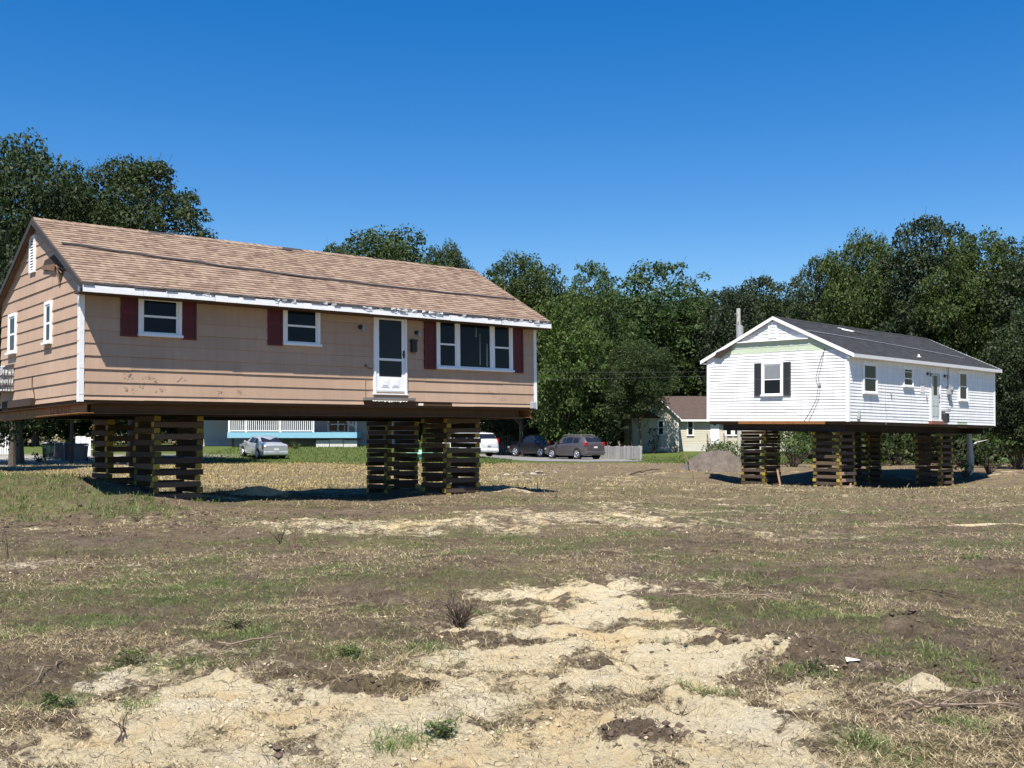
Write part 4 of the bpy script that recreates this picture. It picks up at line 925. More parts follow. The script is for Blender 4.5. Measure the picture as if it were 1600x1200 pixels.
ibeam(WM, (.34, 5.75, -.13), (.34, .35, -.13), 'dark steel beam under the gable end of the white house', M_steeld, gb, hh=.24)
ibeam(WM, (.50, 1.25, -.13), (L2-.6, 1.25, -.13), 'dark steel beam over the front cribs of the white house', M_steeld, gb, hh=.24)
ibeam(WM, (.50, 4.7, -.13), (L2-.6, 4.7, -.13), 'dark steel beam over the rear cribs of the white house', M_steeld, gb, hh=.24)
ibeam(WM, (L2-.45, .3, -.13), (L2-.45, 5.8, -.13), 'dark steel beam under the far end of the white house', M_steeld, gb, hh=.24)
v = None

# ---------------------------------------------------------------- timber cribs
def timber_mesh(s, c, w):
    mb = MB(); mb.bbox((-s/2, -w/2, -c/2), (s/2, w/2, c/2), .008)
    me = bpy.data.meshes.new('timber'); me.from_pydata(mb.v, [], mb.f); me.materials.append(M_timber); me.materials.append(M_yel)
    mi = []
    for p in me.polygons:
        mi.append(1 if abs(p.normal.x) > .5 else 0)
    me.polygons.foreach_set('material_index', mi); me.update(); return me
def crib(m, u, v, s, wtop, label, group, c=.127, tone=None, fresh=None):
    """alternating layers of timbers from the beam down to the ground"""
    p = m @ Vector((u+s/2, v+s/2, wtop)); gz = H(p.x, p.y)
    ang = math.atan2(m[1][0], m[0][0])
    corners = [m @ Vector((a, b, wtop)) for a in (u, u+s) for b in (v, v+s)]
    lo = min(H(q.x, q.y) for q in corners)
    n = int(math.ceil((p.z-lo)/c))+1
    e = empty('timber_crib', (p.x, p.y, p.z-n*c), ang); tag(e, label, 'timber crib', group)
    me = timber_mesh(s, c-.004, .145); mf = None
    if fresh:
        mf = me.copy(); mf.materials[0] = M_pink
    rnd = random.Random(int(u*100+v*10))
    for k in range(n):
        z = (k+.5)*c
        for sg in (-1, 1):
            use = mf if (fresh and k % 2 == 0 and k in fresh and sg == -1) else me
            o = bpy.data.objects.new('timber', use); col.objects.link(o); o.parent = e; o.scale = (rnd.uniform(.965, 1.025), rnd.uniform(.85, 1.08), rnd.uniform(.93, 1.0))
            j = rnd.uniform(-.024, .024); off = sg*(s/2-.08)+.01*math.sin(k*.9)
            if k % 2: o.location = (off+rnd.uniform(-.01, .01), j, z); o.rotation_euler = (0, 0, math.pi/2+rnd.uniform(-.025, .025))
            else: o.location = (j, off+rnd.uniform(-.01, .01), z); o.rotation_euler = (0, 0, rnd.uniform(-.025, .025))
    return e
gc = 'stacked timber cribs holding up the houses'
crib(TM, 1.78, .75, 1.10, -.265, 'tall yellow-ended timber crib nearest the camera, under the left of the tan house', gc)
crib(TM, 1.95, 3.95, 1.06, -.265, 'dark timber crib at left rear of the tan house, half hidden by the bank', gc)
crib(TM, 9.35, .7, 1.10, -.265, 'timber crib with yellow ends under the picture window of the tan house', gc)
crib(TM, 9.7, 3.95, 1.08, -.265, 'dark timber crib in shade behind, under the door side of the tan house', gc)
crib(WM, .55, .7, 1.13, -.375, 'timber crib under the near corner of the white house, new timbers at its foot', gc, c=.125, fresh=(2, 4, 6))
crib(WM, .75, 4.1, 1.13, -.375, 'timber crib under the left end of the white house beside the grey dirt pile', gc, c=.125)
crib(WM, 8.3, .6, 1.13, -.375, 'timber crib at the right end under the white house door side', gc, c=.125)
crib(WM, 8.9, 4.2, 1.13, -.375, 'shaded timber crib at the back of the white house, between the others', gc, c=.125)

# ---------------------------------------------------------------- trees
def leaf_cloud(rng, centers, radii, n_per_m2, size, squash=.8, inner=.25):
    """many small leaf faces spread over and through a set of foliage clumps"""
    P = []; Nn = []
    for c, r in zip(centers, radii):
        n = int(n_per_m2*4*math.pi*r*r*.8)
        d = rng.normal(size=(n, 3)); d /= np.linalg.norm(d, axis=1)[:, None]
        d[:, 2] = np.where(d[:, 2] < -.35, -d[:, 2]*rng.random(n), d[:, 2])
        rr = r*(1-inner*rng.random(n)**1.5)*(1+.18*np.sin(d[:, 0]*5+c[0])*np.sin(d[:, 1]*6+c[1])) + rng.normal(0, .07*r, n)
        p = d*rr[:, None]; p[:, 2] *= squash
        P.append(p+np.array(c)); Nn.append(d)
    P = np.concatenate(P); Nn = np.concatenate(Nn)
    n = len(P)
    nn = Nn*.55 + rng.normal(size=(n, 3))*.6 + np.array([0, 0, .35]); nn /= np.linalg.norm(nn, axis=1)[:, None]
    t = np.cross(nn, rng.normal(size=(n, 3))); t /= np.linalg.norm(t, axis=1)[:, None]; b = np.cross(nn, t)
    s = size*(.45+1.1*rng.random(n)**1.5)[:, None]
    V = np.stack([P-t*s, P-b*s*.55+nn*s*.1, P+t*s, P+b*s*.55+nn*s*.1], 1).reshape(-1, 3)
    F = np.arange(n*4).reshape(n, 4)
    return V, F
def crown_shape(rng, Ht, rad, base, n, droop=.0, top=.9):
    """clump centres for a crown reaching from base to Ht"""
    C = []; Rr = []
    mid = (Ht+base)/2; hh = (Ht-base)/2
    for i in range(n):
        z = -1+2*(i+.5)/n; z = z**1 if z > 0 else z*.95
        k = math.sqrt(max(0, 1-abs(z)**2.4))*(1 if z > -.2 else .9)
        a = i*2.39996+rng.normal(0, .3); q = rad*k*rng.uniform(.45, .84)
        r = rad*rng.uniform(.24, .40)*(1 if z < .6 else .75)
        C.append((q*math.cos(a), q*math.sin(a), mid+z*hh*.9)); Rr.append(r)
    for i in range(n//5):
        C.append((rng.normal(0, rad*.25), rng.normal(0, rad*.25), mid+rng.uniform(-.5, .6)*hh)); Rr.append(rad*.36)
    for i in range(n//2):      # small sprays that break the outline
        z = rng.uniform(-.6, .97); k = math.sqrt(max(0, 1-abs(z)**2.4)); a = rng.uniform(0, 6.28); q = rad*k*rng.uniform(.9, 1.1)
        C.append((q*math.cos(a), q*math.sin(a), mid+z*hh*.98)); Rr.append(rad*rng.uniform(.10, .17))
    return C, Rr
def trunk_mesh(rng, C, Rr, Ht, r0, lean=.3):
    mb = MB(); top = Ht*.72
    pts = [(lean*math.sin(t*2.2)*t, lean*.6*math.sin(t*3)*t, top*t-.4*(t == 0)) for t in np.linspace(0, 1, 9)]
    mb.tube(pts, [r0*(1.25 if i == 0 else 1)*(1-.82*t) for i, t in enumerate(np.linspace(0, 1, 9))], 8)
    for i, (c, r) in enumerate(zip(C, Rr)):
        if i % 3 == 1: continue
        zt = max(.18, min(.9, (c[2]-r*.8-math.hypot(c[0], c[1])*.5)/top)); k = zt*8; j = int(k); f = k-j
        if j >= 8: continue
        p0 = Vector(pts[j]).lerp(Vector(pts[j+1]), f); p1 = Vector(c)
        m_ = p0.lerp(p1, .5)+Vector((rng.normal(0, .25), rng.normal(0, .25), -.25))
        rb = r0*.45*(1-zt*.6); mb.tube([p0, m_, p1, p1+(p1-m_)*.35], [rb, rb*.6, rb*.28, .01], 5, cap=False)
    return mb
VAR = []
def make_variants():
    specs = [ # Ht, rad, base, n clumps, density, leaf size, material
        (16, 5.2, 3.2, 54, 21, .13, M_leaf), (16, 5.0, 2.0, 52, 18, .13, M_leafb), (16, 4.6, 4.5, 48, 22, .13, M_leafd),
        (16, 6.2, 5.0, 50, 18, .13, M_leaf), (13, 5.2, .3, 54, 17, .14, M_leafb), (14, 5.4, .3, 56, 17, .15, M_leafd), (16, 4.4, 2.5, 90, 42, .10, M_leafd)]
    for i, (Ht, rad, base, n, den, sz, m_) in enumerate(specs):
        rng = np.random.default_rng(100+i)
        C, Rr = crown_shape(rng, Ht, rad, base, n)
        V, F = leaf_cloud(rng, C, Rr, den, sz)
        cr = npmesh('crown', V, F, m_); tk = trunk_mesh(rng, C, Rr, Ht, .26).build('trunk', M_bark, smooth=40)
        VAR.append((cr.data, tk.data, Ht, rad)); bpy.data.objects.remove(cr); bpy.data.objects.remove(tk)
make_variants()
def tree(x, y, Ht, rad, var, rz, label, group='trees standing behind the lot', name='oak_tree', cat='tree'):
    cd, td, h0, r0 = VAR[var]
    e = empty(name, (x, y, H(x, y)-.05), rz); tag(e, label, cat, group)
    s = rad/r0; sz = Ht/h0
    for nm, dt in (('trunk', td), ('crown', cd)):
        o = bpy.data.objects.new(nm, dt); col.objects.link(o); o.parent = e; o.scale = (s, s, sz)
    return e
def tpx(px, toppy, wpx, Y, var, rz, label, group='trees standing behind the lot', **kw):
    p = at(px, toppy, Y); Ht = p.z-H(p.x, Y); rad = wpx/2*Y/FPX
    return tree(p.x, Y, Ht*.975, rad, var, rz, label, group, **kw)
tpx(212, 236, 236, 60, 6, .4, 'large round dense dark green oak rising over the left end of the tan roof')
tpx(30, 212, 250, 57, 3, 2.0, 'tall dark oak at the left edge of the picture with sky showing through its limbs')
tpx(120, 258, 120, 63, 0, 1.0, 'narrow crown between the round oak and the tree at the left edge')
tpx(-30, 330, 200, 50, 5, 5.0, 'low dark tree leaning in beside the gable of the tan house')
tpx(605, 350, 225, 100, 0, .7, 'domed green tree showing alone above the middle of the tan roof')
tpx(700, 378, 110, 104, 3, 3.3, 'lower shoulder tree right of the domed tree above the tan roof')
tpx(530, 372, 100, 104, 2, 4.3, 'small dark tree at the left foot of the domed tree above the tan roof')
tpx(815, 390, 165, 88, 0, 1.9, 'round-topped tree directly right of the tan roof ridge')
tpx(925, 402, 120, 92, 1, .2, 'bright green tree with twin tops left of the broad bright tree')
tpx(1025, 400, 205, 102, 1, 3.0, 'broad bright green tree, tallest in the middle of the tree line')
tpx(1140, 440, 120, 98, 5, 2.2, 'dark tree in the dip left of the utility pole')
tpx(1190, 424, 120, 106, 2, 1.2, 'dark round tree standing behind the utility pole')
tpx(1285, 392, 120, 76, 2, 4.0, 'slender dark tree with sky gaps above the white house gable')
tpx(1350, 362, 150, 74, 3, 5.2, 'loose open tree above the front half of the charcoal roof')
tpx(1448, 328, 165, 70, 2, .9, 'tallest tree on the right, above the middle of the charcoal roof')
tpx(1530, 356, 170, 66, 0, 3.7, 'big spreading oak above the right end of the white house')
tpx(1625, 350, 170, 62, 2, 2.8, 'dark oak cut by the right edge of the picture')
tpx(1605, 470, 130, 52, 5, 1.4, 'leafy tree hanging down to the ground right of the white house')
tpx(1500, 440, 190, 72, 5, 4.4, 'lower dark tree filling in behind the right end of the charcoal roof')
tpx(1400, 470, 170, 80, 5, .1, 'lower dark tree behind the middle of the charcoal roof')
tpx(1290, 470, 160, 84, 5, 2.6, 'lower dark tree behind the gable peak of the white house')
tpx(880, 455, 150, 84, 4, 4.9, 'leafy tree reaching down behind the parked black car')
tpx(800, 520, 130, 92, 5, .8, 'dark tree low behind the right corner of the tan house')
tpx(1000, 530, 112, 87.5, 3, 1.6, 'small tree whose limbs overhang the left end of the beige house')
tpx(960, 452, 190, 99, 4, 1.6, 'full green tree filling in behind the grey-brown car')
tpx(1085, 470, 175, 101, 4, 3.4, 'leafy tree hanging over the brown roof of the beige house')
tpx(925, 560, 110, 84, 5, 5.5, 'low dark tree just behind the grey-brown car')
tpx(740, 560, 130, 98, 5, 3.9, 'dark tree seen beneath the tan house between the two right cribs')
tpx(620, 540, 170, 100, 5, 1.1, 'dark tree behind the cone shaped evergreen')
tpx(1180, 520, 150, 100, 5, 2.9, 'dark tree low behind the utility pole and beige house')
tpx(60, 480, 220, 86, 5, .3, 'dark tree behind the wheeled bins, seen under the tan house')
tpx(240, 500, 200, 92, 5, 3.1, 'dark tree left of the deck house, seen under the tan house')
# the wood further back: trees nothing tells apart
rnd = random.Random(12)
for i, px in enumerate(range(-80, 1720, 66)):
    if 470 < px < 520: continue
    Y = rnd.uniform(112, 126)
    top = 455+rnd.uniform(-12, 25) if px > 760 else 520+rnd.uniform(-20, 30)
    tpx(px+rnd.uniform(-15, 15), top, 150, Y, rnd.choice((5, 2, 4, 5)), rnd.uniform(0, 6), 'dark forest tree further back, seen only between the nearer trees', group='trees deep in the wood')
# low growth filling the floor of the wood
def undergrowth():
    rng = np.random.default_rng(77); C = []; Rr = []
    for (x0, x1, y0, y1, n, hh) in ((-62, 70, 108, 124, 420, 5.0), (5, 45, 96, 104, 90, 3.5), (18, 42, 58, 74, 130, 3.2), (-9, 3, 96, 106, 60, 3.5), (-45, -24, 88, 100, 90, 4)):
        for i in range(n):
            x = rng.uniform(x0, x1); y = rng.uniform(y0, y1); r = rng.uniform(.9, 1.9)
            if 12 < x < 27 and y < 105 and y > 84: continue
            C.append((x, y, H(x, y)+rng.uniform(0, hh))); Rr.append(r)
    V, F = leaf_cloud(rng, C, Rr, 7, .19)
    o = npmesh('undergrowth', V, F, M_leafd); tag(o, 'dark tangled undergrowth on the floor of the wood', None, None, 'stuff')
undergrowth()
# bushes at ground level
def bush(px, pyb, wpx, hpx, Y, seed, label, m_=None, group='bushes along the edge of the wood', name='bush'):
    rng = np.random.default_rng(seed); w = wpx*Y/FPX/2; h = hpx*Y/FPX; p = at(px, pyb, Y)
    n = 14; C = []; Rr = []
    for i in range(n):
        a = rng.uniform(0, 6.28); q = w*rng.uniform(.1, .8); C.append((q*math.cos(a), q*math.sin(a)*.8, h*rng.uniform(.15, .75))); Rr.append(min(w, h)*rng.uniform(.25, .42))
    V, F = leaf_cloud(rng, C, Rr, 26, .075)
    e = empty(name, (p.x, Y, H(p.x, Y)-.03)); tag(e, label, 'bush', group)
    npmesh('foliage', V, F, m_ or M_leafs, e)
    s = MB()
    for c in C: s.tube([(c[0]*.1, c[1]*.1, 0), (c[0]*.6, c[1]*.6, c[2]*.6), c], [.03, .02, .008], 4, cap=False)
    s.build('stems', M_twigd, e)
bush(1240, 740, 90, 62, 56, 1, 'bright weedy bush seen between the two left cribs of the white house')
bush(1245, 738, 130, 92, 62, 2, 'taller green bush behind the bright weedy bush under the white house', M_leafb)
bush(1400, 740, 110, 70, 60, 3, 'thorny dark bush seen between the middle cribs of the white house', M_leaf)
bush(1330, 740, 90, 80, 64, 13, 'dark bush behind the middle crib of the white house', M_leafd)
bush(1545, 748, 55, 70, 50, 4, 'small sunlit bush at the right end of the white house', M_leafs)
bush(1590, 748, 90, 150, 52, 5, 'tall leafy bush at the right edge of the picture', M_leaf)
bush(1500, 740, 60, 60, 56, 6, 'dark bush beside the leaning grey post', M_leafd)
bush(1510, 742, 36, 28, 49, 14, 'low yellow-green weed clump at the foot of the grey post', M_leafs)
bush(1125, 700, 60, 38, 80, 7, 'shaggy bush in front of the beige house steps', M_leafs)
bush(1155, 705, 50, 40, 70, 8, 'weedy bush behind the grey dirt pile', M_leafs)
bush(1022, 702, 30, 50, 88, 9, 'scrawny brown bush against the shaded wall of the beige house', M_leafd)
bush(1056, 703, 12, 22, 89, 10, 'small pointed dark shrub at the corner of the beige house', M_leafd)
bush(460, 700, 24, 12, 80, 11, 'small round green bush on the lawn below the blue deck', M_leafb)
bush(62, 668, 26, 18, 66, 12, 'small leafy bush above the bins', M_leafb)
def evergreen(px, pyb, pyt, wpx, Y, label):
    rng = np.random.default_rng(44); p = at(px, pyb, Y); h = (pyb-pyt)*Y/FPX; w = wpx*Y/FPX/2
    n = 9000; t = rng.random(n)**1.35; a = rng.random(n)*6.283; rr = w*(1-t)**.8*(.75+.3*rng.random(n))
    P = np.stack([rr*np.cos(a), rr*np.sin(a), t*h], 1); nn = np.stack([np.cos(a), np.sin(a), .6+0*a], 1)+rng.normal(size=(n, 3))*.5; nn /= np.linalg.norm(nn, axis=1)[:, None]
    tt = np.cross(nn, rng.normal(size=(n, 3))); tt /= np.linalg.norm(tt, axis=1)[:, None]; b = np.cross(nn, tt); s = .08
    V = np.stack([P-tt*s, P-b*s*.6, P+tt*s, P+b*s*.6], 1).reshape(-1, 3)
    e = empty('evergreen_shrub', (p.x, Y, H(p.x, Y)-.02)); tag(e, label, 'shrub'); npmesh('foliage', V, np.arange(4*n).reshape(n, 4), M_leafs, e)
    k = MB(); k.tube([(0, 0, 0), (0, 0, h*.8)], [.06, .01], 6); k.build('trunk', M_bark, e)
evergreen(668, 708, 655, 34, 76, 'cone shaped evergreen shrub on the lawn between the right cribs of the tan house')
# bare trunks at the edge of the wood
def bare(px, pyb, pyt, Y, r, label, m_, lean=0):
    p = at(px, pyb, Y); h = (pyb-pyt)*Y/FPX; e = empty('tree_trunk', (p.x, Y, H(p.x, Y)-.1)); tag(e, label, 'tree trunk')
    k = MB(); k.tube([(lean*t+.06*math.sin(t*5), .04*math.cos(t*4), h*t) for t in np.linspace(0, 1, 8)], [r*(1-.4*t) for t in np.linspace(0, 1, 8)], 9); k.build('stem', m_, e, smooth=50)
    k = MB(); k.tube([(lean*.7, 0, h*.7), (lean*.7+.35, .1, h*.8), (lean*.7+.9, .2, h*.86)], [r*.35, r*.22, .01], 5); k.build('limb', m_, e)
bare(888, 708, 600, 92, .13, 'slim pale trunk behind the black and grey cars', M_pole)
bare(811, 706, 600, 94, .10, 'thin trunk behind the dark board fence', M_bark)
bare(1514, 735, 668, 50, .17, 'leaning grey weathered post or trunk under the right end of the white house', M_pole, .1)
tpx(36, 470, 330, 62, 3, 3.4, 'thick trunked tree left of the wheeled bins, its crown hidden behind the tan house')  # crown out of view, placed to shade the bins
tpx(165, 480, 260, 65, 3, 1.7, 'tree added right of the wheeled bins to shade them, crown unseen behind the tan house')  # added tree, its unseen crown throws shade on the bins
bare(985, 710, 620, 88, .16, 'dark trunk at the left end of the beige house', M_bark)

# ---------------------------------------------------------------- background houses
def deck_house():
    Y = 86; p0 = at(318, 690, Y); x0, x1 = p0.x, at(640, 690, Y).x; g = .78
    e = empty('house', (x0, Y, g)); tag(e, 'white clapboard house behind the blue-edged deck, seen under the tan house', 'house')
    W = x1-x0; mb = MB(); h = 3.9; D = 8; rise = 1.6; s = rise/(D/2)
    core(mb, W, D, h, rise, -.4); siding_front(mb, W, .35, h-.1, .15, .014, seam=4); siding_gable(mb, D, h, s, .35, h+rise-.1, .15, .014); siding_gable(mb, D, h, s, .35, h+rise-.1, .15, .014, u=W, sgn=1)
    mb.build('wall', mat('shaded_white_siding', (.36, .38, .41), .6, .06, 2), e)  # white siding, its shade put into the grey base colour
    slab(W, D, h+.02, rise, 2.6, .3, .3, .12).build('roof', M_broof, e)
    fb = MB(); fb.box((-.03, -.03, -.4), (W+.03, D, .3)); fb.build('foundation', M_conc, e)
    for px0, px1 in ((372, 388), (398, 436), (545, 552)):
        a0 = at(px0, 660, Y).x-x0; a1 = at(px1, 660, Y).x-x0; window(e, FR, a0, a1, 1.6, 3.1, casing=.1)
    a0 = at(512, 660, Y).x-x0; window(e, FR, a0, a0+1.7, 1.1, 3.1, casing=.1, cols=[(a0+.1, a0+.8, False), (a0+.86, a0+1.6, False)])
    # deck
    Yd = 82.5; q0 = at(356, 676, Yd); q1 = at(556, 676, Yd); qm = at(490, 676, Yd); zt = q0.z
    d = empty('deck', (q0.x, Yd, g)); tag(d, 'raised timber deck with a bright blue edge board and white railing', 'deck')
    w = q1.x-q0.x; zt -= g
    mb = MB(); mb.box((0, .06, zt-.12), (w, 3.3, zt-.0)); mb.build('deck_floor', M_step, d)
    mb = MB(); mb.box((-.04, 0, zt-.40), (w+.03, .055, zt+.03)); mb.box((w+.032, .0, zt-.40), (w+.08, 3.3, zt+.03)); mb.build('edge_board', M_blue, d)
    rl = MB(); wr = qm.x-q0.x; rl.box((0, .10, zt+.98), (wr, .17, zt+1.06)); rl.box((0, .11, zt+.10), (wr, .16, zt+.17)); r_ = rl.build('railing', M_trim, d)
    nb = int(wr/.155); b = MB()
    for i in range(nb):
        x = .1+i*(wr-.15)/nb; b.box((x, .115, zt+.17), (x+.05, .155, zt+.98))
    b.build('balusters', M_trim, r_)
    for t in (0, .2, .6, .985):
        b = MB(); b.box((t*wr, .08, zt+.035), (t*wr+.12, .2, zt+1.12)); b.build('rail_post', M_trim, d)
    for t in (.02, .25, .5, .72, .97):
        b = MB(); b.box((t*w, .4, -.3), (t*w+.14, .54, zt-.12)); b.build('support_post', M_brownw, d)
    # stair rail on the right
    b = MB(); b.tube([(w-.3, 2.2, zt), (w-.3, 2.2, zt+1.1)], .06, 6); b.tube([(w-1.2, 2.2, zt+1.0), (w-.3, 2.2, zt+.4)], .035, 5); b.tube([(wr+.8, 2.6, zt+.65), (wr+2.7, 2.6, zt+.65)], .04, 5); b.build('hand_rail', M_trim, d)
    lw = MB(); z0 = at(500, 699, Yd).z-g
    for i in range(3): lw.box((wr+.15+i*1.05, .25, -.3), (wr+1.15+i*1.05, .45, at(500, 688, Yd).z-g+(.05 if i == 1 else 0)))
    lw.build('block_skirt', M_conc, d)
    # garden table on the deck and bits under it
    t = empty('garden_table', (q0.x+wr+1.6, Yd+1.2, g+zt)); tag(t, 'glass garden table standing on the open end of the blue deck', 'table')
    b = MB(); b.box((-.7, -.4, .68), (.7, .4, .72)); b.build('table_top', M_glass, t)
    for sx in (-.6, .6):
        for sy in (-.33, .33): b = MB(); b.tube([(sx, sy, 0), (sx, sy, .68)], .03, 6); b.build('leg', M_char, t)
    for px, w_, nm in ((470, .8, 'left'), (446, .5, 'r')):
        p = at(px, 694, 83.2)
deck_house()
def beige_house():
    Y = 92; g = .40
    x0 = at(1057, 700, Y).x; x1 = at(1240, 700, Y).x; h = at(1100, 652, Y).z-g
    e = empty('house', (x0, Y, g)); tag(e, 'beige vinyl sided bungalow with brown shingle roof, behind the picket fence', 'house')
    W = x1-x0; D = 7; rise = 1.9; s = rise/(D/2)
    mb = MB(); core(mb, W, D, h, rise, -.4); siding_front(mb, W, .45, h-.12, .14, .013, seam=4); mb.build('wall', M_beige, e)
    slab(W, D, h+.02, rise, .35, 2.5, .3, .12).build('roof', M_broof, e)
    fb = MB(); fb.box((-4, -.02, -.5), (W+.02, D, .44)); fb.build('foundation', M_conc, e)
    f = MB(); f.box((-.0, -.40, h-s*.35-.16), (W+.3, -.355, h-s*.35)); f.build('fascia', M_trim, e)
    # front wing with gable facing the lot
    x2 = at(1002, 700, Y).x-x0; Ww = -x2; hw = h
    mb = MB(); r2 = at(1028, 627, 91).z-g-h+.1
    yF = -1.3
    vs = [(x2, yF, -.4), (0, yF, -.4), (0, yF, hw), (x2+Ww/2, yF, hw+r2-.1), (x2, yF, hw), (x2, 2, -.4), (0, 2, -.4), (0, 2, hw), (x2+Ww/2, 2, hw+r2-.1), (x2, 2, hw)]
    mb.add(vs, [(0, 1, 2, 3, 4), (1, 6, 7, 2), (5, 0, 4, 9)])
    w = .45
    while w < hw+r2-.2:
        b = w+.14; k0 = max(0, (w-hw)/(r2-.1)*Ww/2); k1 = max(0, (b-hw)/(r2-.1)*Ww/2)
        mb.add([(x2+k0, yF-.015, w), (-k0, yF-.015, w), (-k1, yF-.003, b), (x2+k1, yF-.003, b), (x2+k0, yF, w), (-k0, yF, w)], [(0, 1, 2, 3), (4, 5, 1, 0)]); w = b
    mb.build('wing_wall', M_beige, e)
    c = MB(); c.box((-.12, yF-.03, .3), (.02, yF-.0155, hw)); c.box((.0005, yF-.03, .3), (.025, yF+.12, hw)); c.build('corner_board', M_trim, e)
    rf = MB(); xm = x2+Ww/2; o = .25; sl = r2/(Ww/2)
    rf.add([(x2-o, yF-o, hw-sl*o), (xm, yF-o, hw+r2), (xm, 4, hw+r2), (x2-o, 4, hw-sl*o), (o, yF-o, hw-sl*o), (o, 4, hw-sl*o), (x2-o, yF-o, hw-sl*o-.1), (xm, yF-o, hw+r2-.1), (xm, 4, hw+r2-.1), (x2-o, 4, hw-sl*o-.1), (o, yF-o, hw-sl*o-.1), (o, 4, hw-sl*o-.1)],
           [(0, 1, 2, 3), (1, 4, 5, 2), (9, 8, 7, 6), (8, 11, 10, 7), (0, 6, 7, 1), (1, 7, 10, 4), (4, 10, 11, 5), (3, 9, 6, 0)]); rf.build('wing_roof', M_broof, e)
    rk = MB(); rk.add([(x2-o, yF-o-.03, hw-sl*o-.14), (xm, yF-o-.03, hw+r2-.14), (xm, yF-o-.03, hw+r2+.0), (x2-o, yF-o-.03, hw-sl*o), (o, yF-o-.03, hw-sl*o-.14), (o, yF-o-.03, hw-sl*o)], [(0, 1, 2, 3), (1, 4, 5, 2)]); rk.build('rake_board', M_trim, e)
    FW = lambda a, out, w: (a, yF-out, w)
    a0 = at(1027, 660, Y-1.3).x-x0; a1 = at(1038, 660, Y-1.3).x-x0; window(e, FW, a0, a1, at(1, 680, Y-1.3).z-g, at(1, 656, Y-1.3).z-g, casing=.08, blind=None)
    for px0, px1 in ((1073, 1084), (1133, 1144), (1146, 1156)): window(e, FR, at(px0, 660, Y).x-x0, at(px1, 660, Y).x-x0, at(1, 681, Y).z-g, at(1, 656, Y).z-g, casing=.07)
    a0 = at(1110, 660, Y).x-x0; d = MB(); pbox(d, FR, a0, a0+.72, 0, .05, .55, 2.6); dr = d.build('door', M_trim, e); d = MB(); d.cyl(FR(a0+.36, .05, 2.25), (0, 1, 0), .17, .02, 12); d.build('fan_light', M_glass, dr)
    # low side wing on the left, in the shade of the tree
    x3 = at(985, 700, 90.5).x-x0; mb = MB(); mb.box((x3, -1.9, -.4), (x2+1.0, 4, h-.1)); mb.build('side_wing', M_beige, e)
    mb = MB(); xa, xb = x3-.3, x2+1.4; xc = (xa+xb)/2
    mb.add([(xa, -2.1, h-.1), (xb, -2.1, h-.1), (xb, 4, h-.1), (xa, 4, h-.1), (xc, -2.1, h+.75), (xc, 4, h+.75)], [(0, 1, 4), (1, 2, 5, 4), (3, 0, 4, 5), (0, 3, 2, 1), (2, 3, 5)]); mb.build('side_roof', M_broof, e)
    # steps with hand rails
    st = empty('porch_steps', (x0+a0+.4, Y-.02, g)); tag(st, 'grey timber porch steps at the door of the beige house', 'steps')
    mb = MB()
    for i in range(4): mb.box((-.7+i*.0, -.35-(i+1)*.3, -.3), (.7, -.35-i*.3, .5-.12*i))
    mb.box((-.7, -.35, -.3), (.7, -.06, .55)); mb.build('treads', M_step, st)
    for sx in (-.7, .7):
        mb = MB(); mb.tube([(sx, -.15, .5), (sx, -.15, 1.5)], .05, 5); mb.tube([(sx, -1.6, 0), (sx, -1.6, 1.0)], .05, 5); mb.tube([(sx, -.15, 1.45), (sx, -1.6, .95)], .05, 5); mb.build('hand_rail', M_picket, st)
beige_house()

# ---------------------------------------------------------------- fences
def fence(pts, h, m_, label, pw=.13, gap=.02, pointed=True, name='picket_fence', post=2.4):
    x, y = pts[0]; e = empty(name, (x, y, H(x, y))); tag(e, label, 'fence')
    mb = MB(); pm = []
    rnd = random.Random(2)
    for (ax, ay), (bx, by) in zip(pts[:-1], pts[1:]):
        Lg = math.hypot(bx-ax, by-ay); ux, uy = (bx-ax)/Lg, (by-ay)/Lg; n = int(Lg/(pw+gap))
        for i in range(n):
            t = i*(pw+gap); px, py = ax+ux*t, ay+uy*t; z = H(px, py)-e.location.z; hh = h*rnd.uniform(.97, 1.03)
            q = [(0, 0), (pw, 0), (pw, hh-.05), (pw/2, hh), (0, hh-.05)] if pointed else [(0, 0), (pw, 0), (pw, hh), (0, hh)]
            k = len(q); vs = []
            for o in (0, .02):
                for a, b in q: vs.append((px-x+ux*a+uy*o, py-y+uy*a-ux*o, z+b-.05))
            mb.add(vs, [tuple(range(k))][::-1] + [tuple(range(2*k-1, k-1, -1))] + [(i_, (i_+1) % k, (i_+1) % k+k, i_+k) for i_ in range(k)])
        for t in np.arange(0, Lg+.01, post):
            px, py = ax+ux*t, ay+uy*t; z = H(px, py)-e.location.z
            p = MB(); p.box((px-x-.05-uy*.07, py-y-.05+ux*.07, z-.2), (px-x+.05-uy*.07, py-y+.05+ux*.07, z+h*.98)); p.build('post', m_, e)
        for w in (.3, .8):
            p = MB(); z0 = H(ax, ay)-e.location.z; z1 = H(bx, by)-e.location.z
            p.tube([(ax-x-uy*.03, ay-y+ux*.03, z0+h*w), (bx-x-uy*.03, by-y+ux*.03, z1+h*w)], .035, 4); p.build('rail', m_, e)
    mb.build('pickets', m_, e)
a = at(930, 717, 75.5); b = at(1002, 717, 75.5)
fence([(at(927, 700, 82).x, 82), (b.x, 75.2), (b.x+.2, 79)], 1.0, M_picket, 'low weathered grey picket fence beside the grey-brown car')
a = at(700, 712, 90); b = at(925, 712, 90)
fence([(a.x, 93), (b.x, 89)], 1.85, M_picketd, 'tall dark board fence with pointed tops behind the parked cars', pw=.14, gap=.05)
a = at(-40, 690, 74); b = at(34, 690, 74)
fence([(a.x, 74), (b.x, 74)], 1.5, M_trim, 'white picket fence seen under the left end of the tan house', pw=.12, gap=.05)
a = at(128, 705, 74)
